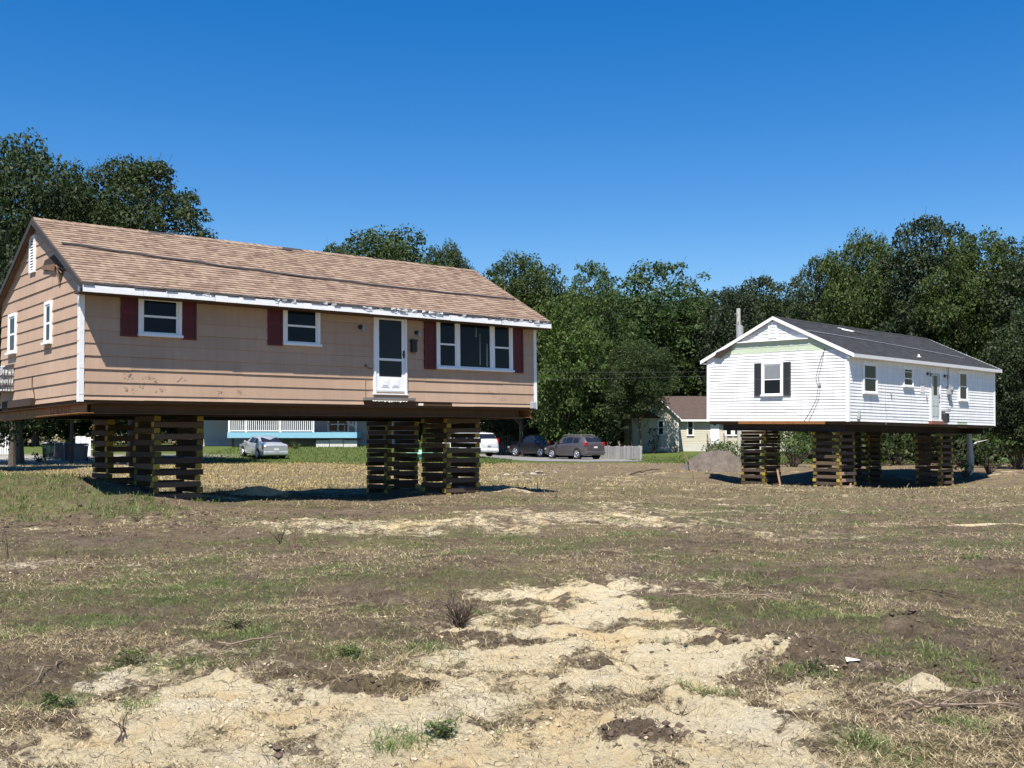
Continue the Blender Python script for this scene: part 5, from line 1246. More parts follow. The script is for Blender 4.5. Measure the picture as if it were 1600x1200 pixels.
fence([(a.x, 73), (a.x+1.3, 73)], 1.3, M_trim, 'short piece of white fence right of the wheeled bins', pw=.3, gap=.04, pointed=False)

# ---------------------------------------------------------------- utility pole and wires
def pole():
    Y = 79; p = at(1155, 600, Y); top = at(1155, 482, Y).z; e = empty('utility_pole', (p.x, Y, H(p.x, Y)-.1)); tag(e, 'grey utility pole with a transformer can rising behind the white house', 'utility pole'); zt = top-e.location.z
    k = MB(); k.tube([(0, 0, 0), (0, 0, zt)], [.2, .15], 10); k.build('post', M_pole, e)
    k = MB(); k.tube([(.0, -.42, zt-2.25), (.0, -.42, zt-1.35)], .27, 14); k.cyl((0, -.42, zt-1.33), (0, 0, 1), .2, .08, 12); k.build('transformer', M_greyp, e)
    for x in (-.12, .12): k = MB(); k.tube([(x, -.42, zt-1.32), (x, -.42, zt-1.0)], [.05, .03], 8); k.build('insulator', M_char, e)
    k = MB(); k.tube([(-.05, -.2, zt-.35), (-.35, -.25, zt-.45)], .02, 5); k.tube([(-.4, -.25, zt-1.2), (-.05, -.2, zt-1.3)], .02, 5); k.tube([(0, -.15, zt-1.6), (0, -.42, zt-1.6)], .04, 5); k.build('bracket', M_grey, e)
    return Vector((p.x, Y, top))
pt = pole()
def wire(a, b, sag, label, r=.011):
    k = MB(); a = Vector(a); b = Vector(b); pts = [a.lerp(b, t)-Vector((0, 0, sag*4*t*(1-t))) for t in np.linspace(0, 1, 25)]
    c = a.copy(); k.tube([p-c for p in pts], r, 5); o = k.build('overhead_wire', M_rope); o.location = c; tag(o, label, 'wire', 'overhead wires')
wire(at(600, 574, 74), at(1230, 578, 78), .25, 'upper thin black wire crossing the tree gap between the houses')
wire(at(600, 592, 74), at(1230, 583, 78), .2, 'lower thin black wire crossing the tree gap between the houses')

# ---------------------------------------------------------------- cars
def car(name, label, px, Y, yaw, paint, spec, rails=False, dz=0, pitch=0):
    """spec: list of stations from rear bumper forwards (x, zbottom, zbelt, ztop, half width, half width at roof)"""
    p = at(px, 700, Y); e = empty(name, (p.x, Y, H(p.x, Y)+.02+dz), yaw); tag(e, label, 'car', 'cars parked beyond the lot')
    if pitch: e.rotation_euler = (0, pitch, yaw)
    S = spec['st']; Lc = S[-1][0]; mb = MB(); rings = []
    for (x, zb, zl, zt, w, wr) in S:
        zm = (zb+zl)*.5
        half = [(w*.90, zb), (w*.985, zb+.08), (w, zm), (w*.97, zl), (wr, zt-(.05 if zt-zl > .15 else .02)), (wr*.82, zt), (0, zt+.015)]
        rings.append([(x-Lc/2, a, b) for a, b in half] + [(x-Lc/2, -a, b) for a, b in half[-2::-1]])
    n = len(rings[0]); vs = [q for r in rings for q in r]; fs = []
    for i in range(len(rings)-1):
        for j in range(n-1): fs.append((i*n+j, i*n+j+1, (i+1)*n+j+1, (i+1)*n+j))
        fs.append((i*n+n-1, i*n, (i+1)*n, (i+1)*n+n-1))
    fs.append(tuple(range(n))[::-1]); fs.append(tuple(range((len(rings)-1)*n, len(rings)*n)))
    mb.add(vs, fs); mb.build('body', paint, e, smooth=38)
    def quad(i0, f0, i1, f1, sg, lo=.12, hi=.9, out=.012):
        def pt(i, f, t):
            A = Vector(rings[i][3]); B = Vector(rings[i][4]); A2 = Vector(rings[i+1][3]); B2 = Vector(rings[i+1][4])
            q = A.lerp(A2, f).lerp(B.lerp(B2, f), t); return Vector((q.x, sg*(q.y+out), q.z+.004))
        return [pt(i0, f0, lo), pt(i1, f1, lo), pt(i1, f1, hi), pt(i0, f0, hi)]
    for sg in (1, -1):
        for w_ in spec['side']:
            g = MB(); q = quad(*w_, sg)
            g.add(q, [(0, 1, 2, 3)]); g.build('side_window', M_cglass, e)
    # rear glass and windscreen
    for nm, (i, lo, hi) in (('rear_window', spec['rear']), ('windscreen', spec['front'])):
        a, b = rings[i], rings[i+1]
        L0 = Vector(a[4]).lerp(Vector(b[4]), lo); L1 = Vector(a[4]).lerp(Vector(b[4]), hi)
        dirx = -1 if nm == 'rear_window' else 1
        off = Vector((dirx*.015, 0, .022)); g = MB()
        g.add([Vector((L0.x, L0.y*.93, L0.z+.02))+off, Vector((L1.x, L1.y*.95, L1.z+.02))+off, Vector((L1.x, -L1.y*.95, L1.z+.02))+off, Vector((L0.x, -L0.y*.93, L0.z+.02))+off], [(0, 1, 2, 3)])
        g.build(nm, M_cglass, e)
    W = spec['w']/2; r = spec['r']
    for wx in spec['wheels']:
        for sg in (1, -1):
            x = wx-Lc/2
            t = MB(); t.cyl((x, sg*(W-.02), r+.03), (0, 1, 0), r*1.16, .06, 24); t.build('wheel_arch', M_dark, e)
            t = MB(); t.cyl((x, sg*(W-.09), r), (0, 1, 0), r, .235, 24); wh = t.build('wheel', M_rub, e, smooth=40)
            t = MB(); yy = sg*(W+.03)
            for k in range(5):
                a = k*2*math.pi/5; t.tube([(x, yy, r), (x+math.cos(a)*r*.62, yy, r+math.sin(a)*r*.62)], [.05, .06], 4)
            t.cyl((x, yy, r), (0, 1, 0), .07, .03, 10)
            ring = [(x+math.cos(k*math.pi/8)*r*.63, yy, r+math.sin(k*math.pi/8)*r*.63) for k in range(17)]
            t.tube(ring, .03, 5); t.build('rim', M_rim, wh)
    zb = spec['bump']
    b = MB(); b.bbox((-Lc/2-.07, -W*.92, zb), (-Lc/2+.1, W*.92, zb+.22), .04); b.build('rear_bumper', spec.get('bm', paint), e)
    b = MB(); b.bbox((Lc/2-.1, -W*.88, zb), (Lc/2+.06, W*.88, zb+.2), .04); b.build('front_bumper', paint, e)
    tz, th, tw = spec['tail']; tx = -Lc/2+spec.get('tx', 0)
    for sg in (1, -1):
        b = MB(); y0, y1 = sg*(W*.99), sg*(W-tw); b.bbox((tx-.045, min(y0, y1), tz), (tx+.16, max(y0, y1)+0, tz+th), .02)
        b.build('tail_lamp', M_tail, e)
        b = MB(); y0, y1 = sg*(W*.9), sg*(W-.42); b.bbox((Lc/2-.12, min(y0, y1), zb+.27), (Lc/2+.03, max(y0, y1), zb+.42), .02); b.build('headlamp', M_grey, e)
        b = MB(); b.bbox((spec['mirror']-Lc/2-.06, sg*W if sg > 0 else -W-.16, spec['belt']-.02), (spec['mirror']-Lc/2+.06, W+.16 if sg > 0 else -W, spec['belt']+.12), .02); b.build('door_mirror', paint, e)
        for hx in spec['handles']:
            b = MB(); b.box((hx-Lc/2-.08, sg*(W+.002)-.004, spec['belt']-.14), (hx-Lc/2+.08, sg*(W+.002)+.012*sg, spec['belt']-.11)); b.build('door_handle', paint, e)
    b = MB(); b.box((-Lc/2-.085+spec.get('px', 0), -.16, spec['plate']), (-Lc/2-.072+spec.get('px', 0), .16, spec['plate']+.12)); b.build('number_plate', M_plate, e)
    if rails:
        for sg in (1, -1):
            b = MB(); z = max(q[3] for q in S)+.06; b.tube([(rails[0]-Lc/2, sg*.55, z-.04), (rails[0]-Lc/2+.15, sg*.55, z), (rails[1]-Lc/2-.15, sg*.55, z), (rails[1]-Lc/2, sg*.55, z-.05)], .02, 6); b.build('roof_rail', M_grey, e)
    return e
SED = dict(st=[(0, .32, .82, .90, .80, .72), (.12, .24, .92, 1.00, .86, .76), (.75, .2, .97, 1.04, .875, .72), (1.35, .2, .96, 1.38, .875, .60), (2.1, .19, .94, 1.43, .875, .60), (2.75, .19, .93, 1.36, .875, .60), (3.35, .2, .92, .99, .87, .70), (4.2, .22, .78, .83, .83, .66), (4.45, .32, .60, .66, .70, .5)],
           side=[(2, .72, 3, .55), (3, .62, 4, .75)], rear=(2, .12, .94), front=(5, .08, .95), w=1.75, r=.31, wheels=(.95, 3.6), bump=.32, tail=(.66, .2, .28), tx=.10, mirror=3.0, belt=.95, handles=(1.75, 2.7), plate=.62)
SUV = dict(st=[(0, .42, .98, 1.06, .84, .78), (.10, .30, 1.08, 1.2, .92, .74), (.50, .27, 1.12, 1.60, .94, .64), (1.2, .25, 1.10, 1.66, .94, .66), (2.3, .25, 1.06, 1.67, .94, .66), (2.9, .25, 1.03, 1.58, .94, .64), (3.6, .25, 1.02, 1.08, .93, .72), (4.45, .28, .90, .95, .88, .66), (4.72, .38, .66, .74, .74, .5)],
           side=[(2, .45, 3, .25), (3, .32, 4, .0), (4, .1, 5, .55)], rear=(1, .10, .92), front=(5, .08, .93), w=1.88, r=.37, wheels=(.95, 3.75), bump=.36, tail=(.95, .26, .24), tx=.05, mirror=3.2, belt=1.08, handles=(1.6, 2.6), plate=.80, px=.06)
VAN = dict(st=[(0, .42, 1.0, 1.1, .88, .84), (.06, .30, 1.05, 1.25, .96, .80), (.30, .26, 1.08, 1.68, .98, .72), (1.4, .24, 1.06, 1.76, .98, .74), (3.0, .24, 1.04, 1.76, .98, .72), (3.5, .24, 1.02, 1.62, .98, .7), (4.3, .25, .98, 1.04, .95, .74), (4.85, .28, .82, .88, .9, .66), (5.05, .36, .62, .7, .76, .5)],
           side=[(2, .3, 3, .0), (3, .06, 3, .95), (4, .1, 5, .45)], rear=(1, .08, .9), front=(5, .06, .93), w=1.96, r=.34, wheels=(1.05, 4.05), bump=.34, tail=(.95, .34, .16), tx=.03, mirror=3.8, belt=1.06, handles=(2.2, 3.2), plate=.78, px=.04)
# yaw: local +x is the nose
car('parked_car', 'silver two-door sedan parked on the lawn below the blue deck', 411, 71, R(124), M_silver, SED, dz=-.02, pitch=R(-3.0))
car('parked_car', 'grey-brown crossover with roof rails parked beside the grey picket fence', 897, 79, R(127), M_gun, SUV, rails=(.9, 2.9), dz=0)
car('parked_car', 'black crossover parked behind the grey-brown one, one red tail lamp showing', 838, 85, R(133), M_blk, SUV, dz=.05)
car('parked_car', 'white minivan partly hidden behind the right crib of the tan house', 730, 80, R(130), M_wcar, VAN, dz=0)

# ---------------------------------------------------------------- bins and odds and ends in the far yard
def bin_(px, pyb, Y, h, w, m_, label, rz):
    p = at(px, pyb, Y); e = empty('wheeled_bin', (p.x, Y, H(p.x, Y)), rz); tag(e, label, 'bin', 'wheeled bins in a row')
    b = MB(); a = w*.42; c = w*.5
    b.add([(-a, -a, .06), (a, -a, .06), (a, a, .06), (-a, a, .06), (-c, -c, h*.88), (c, -c, h*.88), (c, c, h*.88), (-c, c, h*.88)], [(3, 2, 1, 0), (4, 5, 6, 7), (0, 1, 5, 4), (1, 2, 6, 5), (2, 3, 7, 6), (3, 0, 4, 7)]); b.build('body', m_, e)
    b = MB(); b.add([(-c-.03, -c-.05, h*.885), (c+.03, -c-.05, h*.885), (c+.03, c+.03, h*.90), (-c-.03, c+.03, h*.90), (-c, -c, h*.95), (c, -c, h*.95), (c, c, h), (-c, c, h)], [(3, 2, 1, 0), (4, 5, 6, 7), (0, 1, 5, 4), (1, 2, 6, 5), (2, 3, 7, 6), (3, 0, 4, 7)]); b.build('lid', m_, e)
    b = MB(); b.tube([(-c, c+.06, h*.86), (c, c+.06, h*.86)], .02, 6); b.build('handle', m_, e)
    for s in (-1, 1): b = MB(); b.cyl((s*w*.42, a+.02, .13), (1, 0, 0), .12, .05, 14); b.build('wheel', M_rub, e)
bin_(77, 706, 70, 1.12, .75, M_bing, 'dark green wheeled bin, leftmost of the row under the tan house', .2)
bin_(95, 708, 69, 1.08, .6, M_bingr, 'dark grey wheeled bin right of the green bin', .15)
bin_(110, 709, 68.5, 1.08, .6, M_bin, 'dark blue wheeled bin in the middle of the row', .1)
bin_(126, 711, 67.5, 1.1, .66, M_bingr, 'large slate grey wheeled bin at the right end of the row', -.1)
def rocks_at(list_, m_, label, group, cat='rock', name='rock'):
    for i, (px, py, s) in enumerate(list_):
        x, y = gp(px, py, 0); x, y = x, y
        rng = np.random.default_rng(i+50); mb = MB()
        import itertools
        V = []; F = []
        ico = [(-.53, .85, 0), (.53, .85, 0), (-.53, -.85, 0), (.53, -.85, 0), (0, -.53, .85), (0, .53, .85), (0, -.53, -.85), (0, .53, -.85), (.85, 0, -.53), (.85, 0, .53), (-.85, 0, -.53), (-.85, 0, .53)]
        fc = [(0, 11, 5), (0, 5, 1), (0, 1, 7), (0, 7, 10), (0, 10, 11), (1, 5, 9), (5, 11, 4), (11, 10, 2), (10, 7, 6), (7, 1, 8), (3, 9, 4), (3, 4, 2), (3, 2, 6), (3, 6, 8), (3, 8, 9), (4, 9, 5), (2, 4, 11), (6, 2, 10), (8, 6, 7), (9, 8, 1)]
        s_ = s*.8; vs = [(a*s_*rng.uniform(.7, 1.3), b*s_*rng.uniform(.6, 1.1), c*s_*rng.uniform(.3, .55)) for a, b, c in ico]
        mb.add(vs, fc); o = mb.build(name, m_); o.location = (x, y, H(x, y)+s*.12); o.rotation_euler = (0, 0, rng.uniform(0, 6)); tag(o, label, cat, group)
rocks_at([(775, 748, .16), (792, 744, .2), (806, 747, .13), (815, 740, .2), (832, 742, .24), (842, 739, .3), (849, 743, .18), (866, 737, .14), (868, 741, .1), (824, 750, .12), (784, 740, .1), (800, 751, .1)], M_rock, 'pale rubble stone in the strip of rubble right of the tan house', 'rubble stones')
rocks_at([(203, 783, .09), (209, 785, .12), (214, 783, .07), (198, 786, .06), (218, 787, .05), (208, 781, .07)], M_chalk, 'white broken rubble lying in the grass left of the nearest crib', 'white rubble in the grass')
rocks_at([(6, 690, .5), (16, 686, .45), (24, 692, .4), (10, 700, .35), (30, 690, .35)], M_rock, 'stone of the rock pile at the left edge under the tan house', 'rock pile stones')
# dug dirt pile
def dirt_pile():
    x, y = at(1118, 730, 53).x, 53; rng = np.random.default_rng(9); n = 130; xs = np.linspace(-2.4, 2.4, n); X, Y = np.meshgrid(xs, xs); r = np.hypot((X+.3*np.sin(Y*2))/1.12, Y/1.3)
    z = (1.02+.25*vnoise(X*1.3, Y*1.3, 6))*np.clip(np.cos(np.clip(r, 0, 1.5)*math.pi/3), 0, 1)**1.3*(r < 1.5) + (.16*fbm(X*2.5+9, Y*2.5, 7, 5, .65)+.05*np.abs(vnoise(X*9, Y*9, 8)))*(r < 1.5) - .25*(r >= 1.4)
    V = np.stack([X.ravel(), Y.ravel(), z.ravel()-.1], 1); i = (np.arange(n-1)[:, None]*n+np.arange(n-1)[None]).ravel(); F = np.stack([i, i+1, i+n+1, i+n], 1)
    o = npmesh('dirt_pile', V, F, M_pile, smooth=True); o.location = (x, y, H(x, y)); tag(o, 'large grey-brown heap of dug soil left of the white house', 'dirt pile')
dirt_pile()
# green low sandbox on the far lawn
p = at(656, 712, 70); e = empty('sandbox', (p.x, 70, H(p.x, 70))); tag(e, 'low pale green plastic tub on the lawn beside the cone evergreen', 'tub')
M_pg = mat('pale_green_plastic', (.20, .42, .30), .5, .1, 4)
b = MB(); b.tube([(0, 0, 0), (0, 0, .35), (0, 0, .5), (0, 0, .62)], [.85, .95, .8, .3], 16); b.build('shell', M_pg, e, smooth=40)
b = MB(); b.tube([(0, 0, .3), (0, 0, .36)], [.98, .98], 16); b.build('rim', M_char, e)

# ---------------------------------------------------------------- sticks and dead plants
def stick(px0, py0, px1, py1, r, label, m_=M_twig, fork=3, lift=.03, seed=0, name='fallen_branch'):
    rng = random.Random(seed); a = gp(px0, py0); b = gp(px1, py1); o = Vector((a[0], a[1], H(*a)))
    n = 9; pts = []
    for i in range(n):
        t = i/(n-1); x = a[0]+(b[0]-a[0])*t+rng.gauss(0, .015); y = a[1]+(b[1]-a[1])*t+rng.gauss(0, .02); pts.append(Vector((x, y, H(x, y)+r+lift*abs(math.sin(t*3))))-o)
    e = empty(name, o); tag(e, label, 'branch'); k = MB(); k.tube(pts, [r*(1-.6*i/n) for i in range(n)], 6); k.build('stem', m_, e)
    for i in range(fork):
        j = rng.randrange(2, n-1); p = pts[j]; d = (pts[j+1 if j+1 < n else j]-pts[j-1]).normalized(); l = rng.uniform(.1, .35)*(1+r*20)
        q = p+d*l+Vector((rng.gauss(0, .08), rng.gauss(0, .12), rng.uniform(.01, .06))); k = MB(); k.tube([p, p.lerp(q, .5)+Vector((0, 0, .02)), q], [r*.5, r*.35, r*.15], 5); k.build('twig', m_, e)
stick(1392, 1118, 1550, 1134, .012, 'pale split branch on the sand near the bottom right corner', seed=1, fork=4)
stick(1398, 1136, 1520, 1128, .007, 'thin dark branch lying across the pale split branch', M_twigd, seed=2)
stick(1052, 928, 1240, 940, .010, 'long thin pale stick on the grass in the middle right', seed=3, fork=1)
stick(1420, 922, 1520, 936, .010, 'dark stick on the ground right of the middle', M_twigd, seed=4, fork=2)
stick(345, 1020, 470, 1013, .008, 'straw coloured stick lying in the left foreground', seed=5, fork=1)
stick(100, 1040, 20, 1100, .006, 'small thin stick at the left edge foreground', seed=6, fork=1)
stick(1060, 716, 1085, 742, .03, 'reddish dead branch leaning at the foot of the dirt pile', M_redtwig, seed=7, lift=.5, fork=4)
stick(985, 741, 1030, 735, .035, 'dark root lying on the bare soil between the houses', M_twigd, seed=8, fork=3, lift=.12)
def dead_shrub(px, py, h, n, label, seed, m_=M_twig, spread=.5):
    rng = random.Random(seed); x, y = gp(px, py); e = empty('dead_shrub', (x, y, H(x, y))); tag(e, label, 'dead shrub')
    k = MB()
    for i in range(n):
        a = rng.uniform(0, 6.28); s = rng.uniform(.1, 1)*spread*h; hh = h*rng.uniform(.35, 1); p = [(rng.gauss(0, .02), rng.gauss(0, .02), -.02), (math.cos(a)*s*.4, math.sin(a)*s*.4, hh*.5), (math.cos(a)*s, math.sin(a)*s, hh)]
        k.tube(p, [.0045, .0035, .0015], 4, cap=False)
        for j in range(2):
            q = Vector(p[1]).lerp(Vector(p[2]), rng.random()); k.tube([q, q+Vector((rng.gauss(0, .06), rng.gauss(0, .06), rng.uniform(.02, .08)))], [.0025, .001], 3, cap=False)
    k.build('twigs', m_, e)
dead_shrub(716, 975, .22, 60, 'bushy dead brown shrub on the bare ground left of centre', 1, M_twigd, 1.0)
dead_shrub(705, 950, .48, 3, 'single tall dry stalk behind the dead brown shrub', 2, M_twigd, .1)
dead_shrub(458, 858, .55, 5, 'tall reddish dead stalks in the left middle ground', 3, M_redtwig, .25)
dead_shrub(438, 850, .3, 14, 'tangle of dead twigs left of the tall reddish stalks', 4, M_twigd, .9)
dead_shrub(183, 732, .9, 8, 'dry upright weed stems beside the left rear crib', 5, M_twig, .25)
dead_shrub(12, 868, .5, 4, 'short bare stalk at the left edge of the field', 6, M_twigd, .3)
dead_shrub(192, 1165, .16, 4, 'tiny bare twig standing at the bottom left', 7, M_twigd, .3)
dead_shrub(1062, 1130, .07, 5, 'stub of broken root sticking out of the sand, lower right', 8, M_rot, .6)
def weed(px, py, r, seed, label, m_=M_leafs):
    x, y = gp(px, py); rng = np.random.default_rng(seed); e = empty('weed', (x, y, H(x, y))); tag(e, label, 'weed'); st_ = MB(); VV = []; FF = []; n = 0
    for i in range(int(16+r*60)):
        a = rng.uniform(0, 6.28); q = r*rng.uniform(.2, 1); h_ = r*rng.uniform(.25, .75); p1 = np.array([math.cos(a)*q*.5, math.sin(a)*q*.5, h_*.7]); p2 = np.array([math.cos(a)*q, math.sin(a)*q, h_])
        st_.tube([(0, 0, -.01), tuple(p1), tuple(p2)], [.003, .002, .001], 4, cap=False)
        for j in range(7):
            c = p1+(p2-p1)*rng.random()+rng.normal(0, r*.06, 3); t = rng.normal(size=3); t[2] = abs(t[2])*.3; t /= np.linalg.norm(t); b = np.cross(t, [0, 0, 1]); b /= np.linalg.norm(b)+1e-6; l = rng.uniform(.012, .024)
            VV += [c, c+t*l+b*l*.35, c+t*l*2.1-np.array([0, 0, l*.3]), c+t*l-b*l*.35]; FF.append([n, n+1, n+2, n+3]); n += 4
    npmesh('leaves', np.array(VV), np.array(FF), m_, e); st_.build('stems', M_twig, e)
weed(97, 1112, .13, 1, 'low leafy green weed at the bottom left corner')
weed(78, 1106, .10, 2, 'smaller dark weed left of the low leafy weed', M_leaf)
weed(207, 1045, .16, 3, 'spreading leafy weed above the bottom left sand')
weed(1262, 1056, .16, 4, 'dark leafy weed on the dark clods, left of the paper scrap', M_leaf)
weed(545, 1024, .13, 5, 'flat leafy weed at the top edge of the sand')
weed(690, 1152, .10, 6, 'single weed growing out of the sand near the bottom centre')
weed(215, 822, .22, 7, 'round weed on brown soil at the left, beyond the grass')
weed(372, 985, .14, 8, 'leafy weed beside the grass tuft left of centre', M_leaf)
# paper scrap, survey stake, broken stake
x, y = gp(1332, 1048); b = MB(); b.add([(-.045, -.02, 0), (.05, -.025, .012), (.055, .035, .004), (-.035, .04, .02), (0, .01, .018)], [(0, 1, 4), (1, 2, 4), (2, 3, 4), (3, 0, 4)]); o = b.build('paper_scrap', M_paper); o.location = (x, y, H(x, y)+.004); tag(o, 'crumpled white paper scrap on dark soil at lower right', 'paper scrap')
x, y = gp(839, 768); b = MB(); b.box((-.02, -.015, -.1), (.02, .015, .2)); o = b.build('stake', M_chalk); o.location = (x, y, H(x, y)); o.rotation_euler = (0, .12, 0); tag(o, 'short pale wooden stake in the ground right of the tan house', 'stake')
p = WM @ Vector((.3, .35, 0)); b = MB(); b.tube([(0, 0, -.1), (.12, 0, .35)], .04, 4); b.tube([(-.3, 0, .02), (.2, .05, .06)], .05, 4); o = b.build('broken_plank', M_pink); o.location = (p.x, p.y-.3, H(p.x, p.y-.3)); tag(o, 'broken pink-brown planks at the foot of the near corner crib of the white house', 'plank')
p = WM @ Vector((.75, 3.9, 0)); b = MB(); b.tube([(0, 0, -.05), (-.12, .1, .75)], .045, 4); o = b.build('broken_plank', M_pink); o.location = (p.x+.35, p.y-.5, H(p.x+.35, p.y-.5)); tag(o, 'pale plank leaning on the left crib of the white house', 'plank')
for i, (px, py, s) in enumerate(((928, 1, 0),)): pass

# ---------------------------------------------------------------- ground cover
rngG = np.random.default_rng(5)
def scatter(n, y0, y1, power, dens, xf=.50):
    """random ground points, thicker near the front; kept with probability dens(x,y)"""
    t = rngG.random(n); y = (y0**(1-power) + t*(y1**(1-power)-y0**(1-power)))**(1/(1-power)) if power != 1 else y0*(y1/y0)**t
    x = (rngG.random(n)*2-1)*(xf*y+.6)
    keep = rngG.random(n) < dens(x, y); return x[keep], y[keep]
def blades(name, x, y, ln, wd, up, m_, curve=.3, clump=0, label=None):
    n = len(x); z = hgt(x, y); a = rngG.random(n)*6.2832
    l = ln*(.5+rngG.random(n)); e = up*(.5+rngG.random(n)); w = wd*(.6+.8*rngG.random(n))*np.maximum(1, y/11)*(1-.3*sm(y, 30, 60))
    dx, dy = np.cos(a)*np.cos(e), np.sin(a)*np.cos(e); dz = np.sin(e)
    sx, sy = -np.sin(a), np.cos(a)
    P0 = np.stack([x, y, z-.004], 1); D_ = np.stack([dx, dy, dz], 1)*l[:, None]; S = np.stack([sx, sy, 0*sx], 1)*w[:, None]
    mid = P0+D_*.55+np.array([0, 0, 1])*(curve*l*.12)[:, None]; tip = P0+D_; tip[:, 2] -= curve*l*.12; tip[:, 2] = np.maximum(tip[:, 2], P0[:, 2]+.004)
    V = np.stack([P0-S, P0+S, mid+S*.8, mid-S*.8, tip], 1).reshape(-1, 3)
    b = np.arange(n)[:, None]*5
    F = np.concatenate([b+np.array([[0, 1, 2]]), b+np.array([[0, 2, 3]]), b+np.array([[3, 2, 4]])])
    o = npmesh(name, V, F, m_); tag(o, label or name.replace('_', ' '), None, None, 'stuff'); return o
nogo = lambda x, y: 1.0
# dry straw litter over the whole near field
def litter(name, x, y, ln, wd, m_, label, tilt=.25):
    n = len(x); z = hgt(x, y); a = rngG.random(n)*6.2832; l = ln*(.3+1.2*rngG.random(n)**2)*np.maximum(1, y/16); w = wd*(.6+.8*rngG.random(n))*np.maximum(1, y/9)
    up = np.abs(rngG.normal(0, tilt, n)); P0 = np.stack([x, y, z+.002], 1); D_ = np.stack([np.cos(a)*l, np.sin(a)*l, up*l+.004], 1)
    S = np.stack([-np.sin(a)*w, np.cos(a)*w, 0*w], 1); m2 = P0+D_*.5+np.stack([-np.sin(a)*l*.12, np.cos(a)*l*.12, .004+0*l], 1)
    V = np.stack([P0-S, P0+S, m2+S, m2-S, P0+D_], 1).reshape(-1, 3); b = np.arange(n)[:, None]*5
    F = np.concatenate([b+np.array([[0, 1, 2]]), b+np.array([[0, 2, 3]]), b+np.array([[3, 2, 4]])])
    o = npmesh(name, V, F, m_); tag(o, label, None, None, 'stuff')
x, y = scatter(420000, 4.9, 42, 1.5, lambda x, y: (.05+.95*sm(fbm(x*.55, y*.7, 91, 5, .7), -.08, .22))*(1-.92*sandmask(x, y)))
litter('dry_straw_litter', x, y, .075, .0012, M_straw, 'dry straw litter strewn over the bare soil')
x, y = scatter(90000, 4.9, 34, 1.5, lambda x, y: .75*(1-.9*sandmask(x, y)))
litter('dead_root_litter', x, y, .055, .0016, M_rootl, 'dark roots and bark bits strewn over the soil', .35)
x, y = scatter(110000, 6.5, 48, 1.25, lambda x, y: (.2+.8*drymask(x, y))*(1-.92*sandmask(x, y)))
blades('dead_grass', x, y, .075, .0018, .5, M_olive, label='short olive dead grass across the field')
x, y = scatter(150000, 31, 66, 0, lambda x, y: (.95*(1-sm(x+2*vnoise(x*.4, y*.4, 3), -3, 2))+.16)*(.25+.75*sm(fbm(x*.4, y*.25, 71, 4, .6), -.15, .15))*sm(drymask(x, y), .1, .5)*(1-sm(y, 64, 67)), .52)
blades('yellow_grass', x, y, .085, .0035, .7, M_yelg, label='dry yellow grass beyond the tan house')
x, y = scatter(50000, 62, 84, 0, lambda x, y: (x < 0)*1.0*(polysd(x, y, [(-20, 104), (-13, 92), (-2.4, 83), (1.6, 69.6), (7.9, 68.6), (9, 104)]) < 0)*(x > -21)+0.5*(x > 8.2), .52)
blades('lawn_grass', x, y, .10, .004, 1.1, M_lawn, label='mown green lawn around the silver sedan')
wx, wy = scatter(9000, 20, 26, 0, lambda x, y: greenmask(x, y)*(x < -6.4))
blades('bank_weeds', np.repeat(wx, 5)+rngG.normal(0, .05, len(wx)*5), np.repeat(wy, 5)+rngG.normal(0, .05, len(wx)*5), .12, .0022, .85, M_gb, curve=.8, label='tall yellow-green weeds on the dirt bank at the left')
# green tufts
cx, cy = scatter(26000, 4.9, 40, 1.3, lambda x, y: greenmask(x, y)*(.2+.8*sm(vnoise(x*2.3, y*2.3, 99), -.05, .3))*(1-.8*sandmask(x, y)))
nb = 15; X = np.repeat(cx, nb)+rngG.normal(0, .035, len(cx)*nb)*np.repeat(.6+1.2*rngG.random(len(cx)), nb); Yv = np.repeat(cy, nb)+rngG.normal(0, .035, len(cx)*nb)
blades('green_grass', X, Yv, .062, .0016, .5, M_gb, curve=1.2, label='scattered green grass growing through the soil')
TU = [gp(390, 998), gp(405, 990), gp(340, 980), gp(160, 985), gp(185, 970), gp(990, 838), gp(968, 840), gp(1465, 1040), gp(1455, 1030), gp(1275, 1055), gp(1255, 1060), gp(1360, 1190), gp(1390, 1185), gp(1340, 1188), gp(690, 1150), gp(600, 1170), gp(615, 1160), gp(640, 1165), gp(680, 1008), gp(545, 1025), gp(280, 935), gp(270, 920), gp(375, 950), gp(20, 1000), gp(60, 990), gp(1230, 1060), gp(425, 945), gp(355, 905), gp(210, 1045), gp(95, 1112), gp(75, 1108), gp(110, 1105), gp(215, 1115), gp(880, 860), gp(905, 868), gp(235, 900), gp(1520, 880), gp(1500, 1150), gp(1520, 1160)]
X = []; Yv = []
for (a, b) in TU:
    k = int(rngG.integers(40, 130)); s = .05+.005*b; X.append(rngG.normal(a, s*.75, k)); Yv.append(rngG.normal(b, s, k))
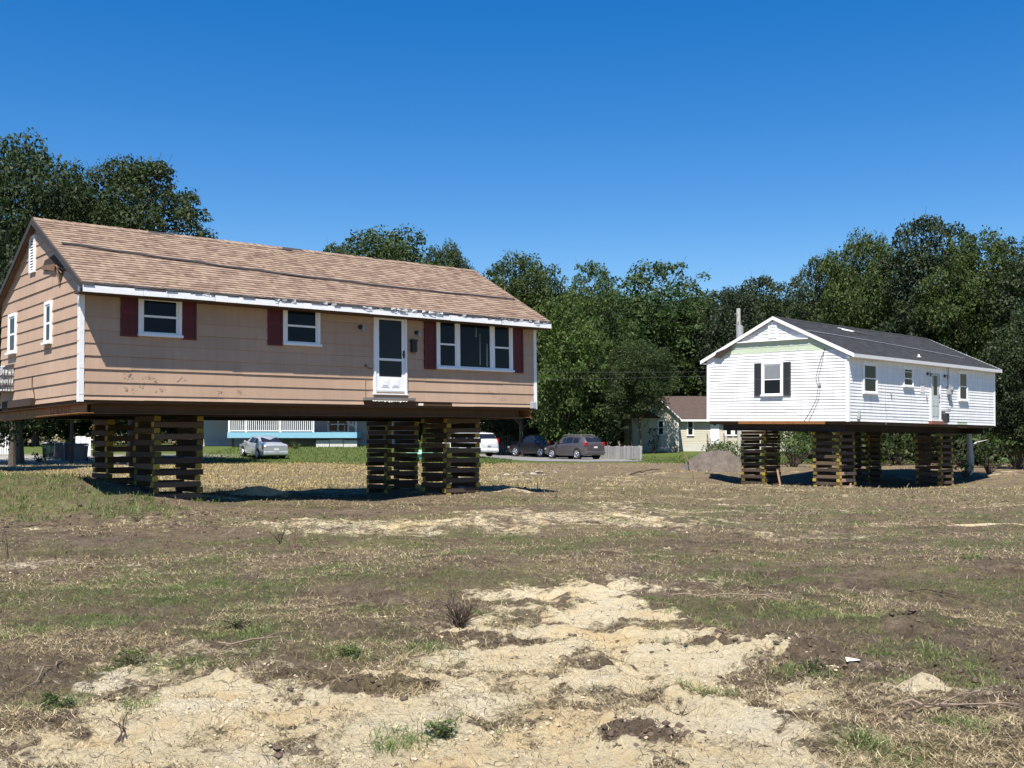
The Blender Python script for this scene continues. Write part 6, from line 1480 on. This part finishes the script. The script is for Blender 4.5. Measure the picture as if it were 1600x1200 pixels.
blades('grass_tufts', np.concatenate(X), np.concatenate(Yv), .085, .0017, .62, M_gb, curve=1.4, label='larger green grass tufts in the foreground')
# clods and pebbles
def clods(name, n, y0, y1, dens, smin, smax, m_, label):
    x, y = scatter(n, y0, y1, 1.3, dens); k = len(x); s = smin+(smax-smin)*rngG.random(k)**3; s = s*np.maximum(1, y/11)
    base = np.array([(1, 0, 0), (0, 1, 0), (-1, 0, 0), (0, -1, 0), (0, 0, 1), (.7, .7, .5), (-.7, .7, .5), (-.7, -.7, .5), (.7, -.7, .5)])
    F0 = np.array([(0, 5, 8), (0, 1, 5), (1, 6, 5), (1, 2, 6), (2, 7, 6), (2, 3, 7), (3, 8, 7), (3, 0, 8), (4, 8, 5), (4, 5, 6), (4, 6, 7), (4, 7, 8)])
    P = base[None]*(.65+.7*rngG.random((k, 9, 3)))*s[:, None, None]*np.array([1, 1, .75]); c = np.stack([x, y, hgt(x, y)-.1*s], 1)
    V = (P+c[:, None]).reshape(-1, 3); F = (np.arange(k)[:, None, None]*9+F0[None]).reshape(-1, 3)
    o = npmesh(name, V, F, m_); tag(o, label, None, None, 'stuff')
DARKS = [(2.1, 8.0, .5, .4), (3.3, 9.3, .6, .3), (.66, 5.6, .3, .22), (3.0, 6.1, .6, .6), (-.9, 6.95, .5, .3), (1.6, 8.6, .9, .4), (-11, 26, 4, 2.5), (-7.0, 20, 4, 2), (2.6, 7.4, .9, .5), (4.2, 7.6, 1.2, .7)]
def dk(x, y):
    d = (.05+.12*sm(y, 9, 14)*sm(vnoise(x*.7, y*.7, 44), -.1, .2))*(1-.9*sandmask(x, y))
    for a, b, c, e_ in DARKS: d = np.maximum(d, gau(x, y, a, b, c, e_))
    return d*(1-.75*sandmask(x, y))
clods('soil_clods', 60000, 4.9, 34, dk, .004, .030, M_clod, 'dark clods of turned soil')
clods('sand_clods', 60000, 4.9, 28, lambda x, y: .55*sandmask(x, y)*(.04+sm(vnoise(x*2, y*2, 5), .05, .3)), .002, .016, M_sclod, 'pale lumps of sand and fine gravel')
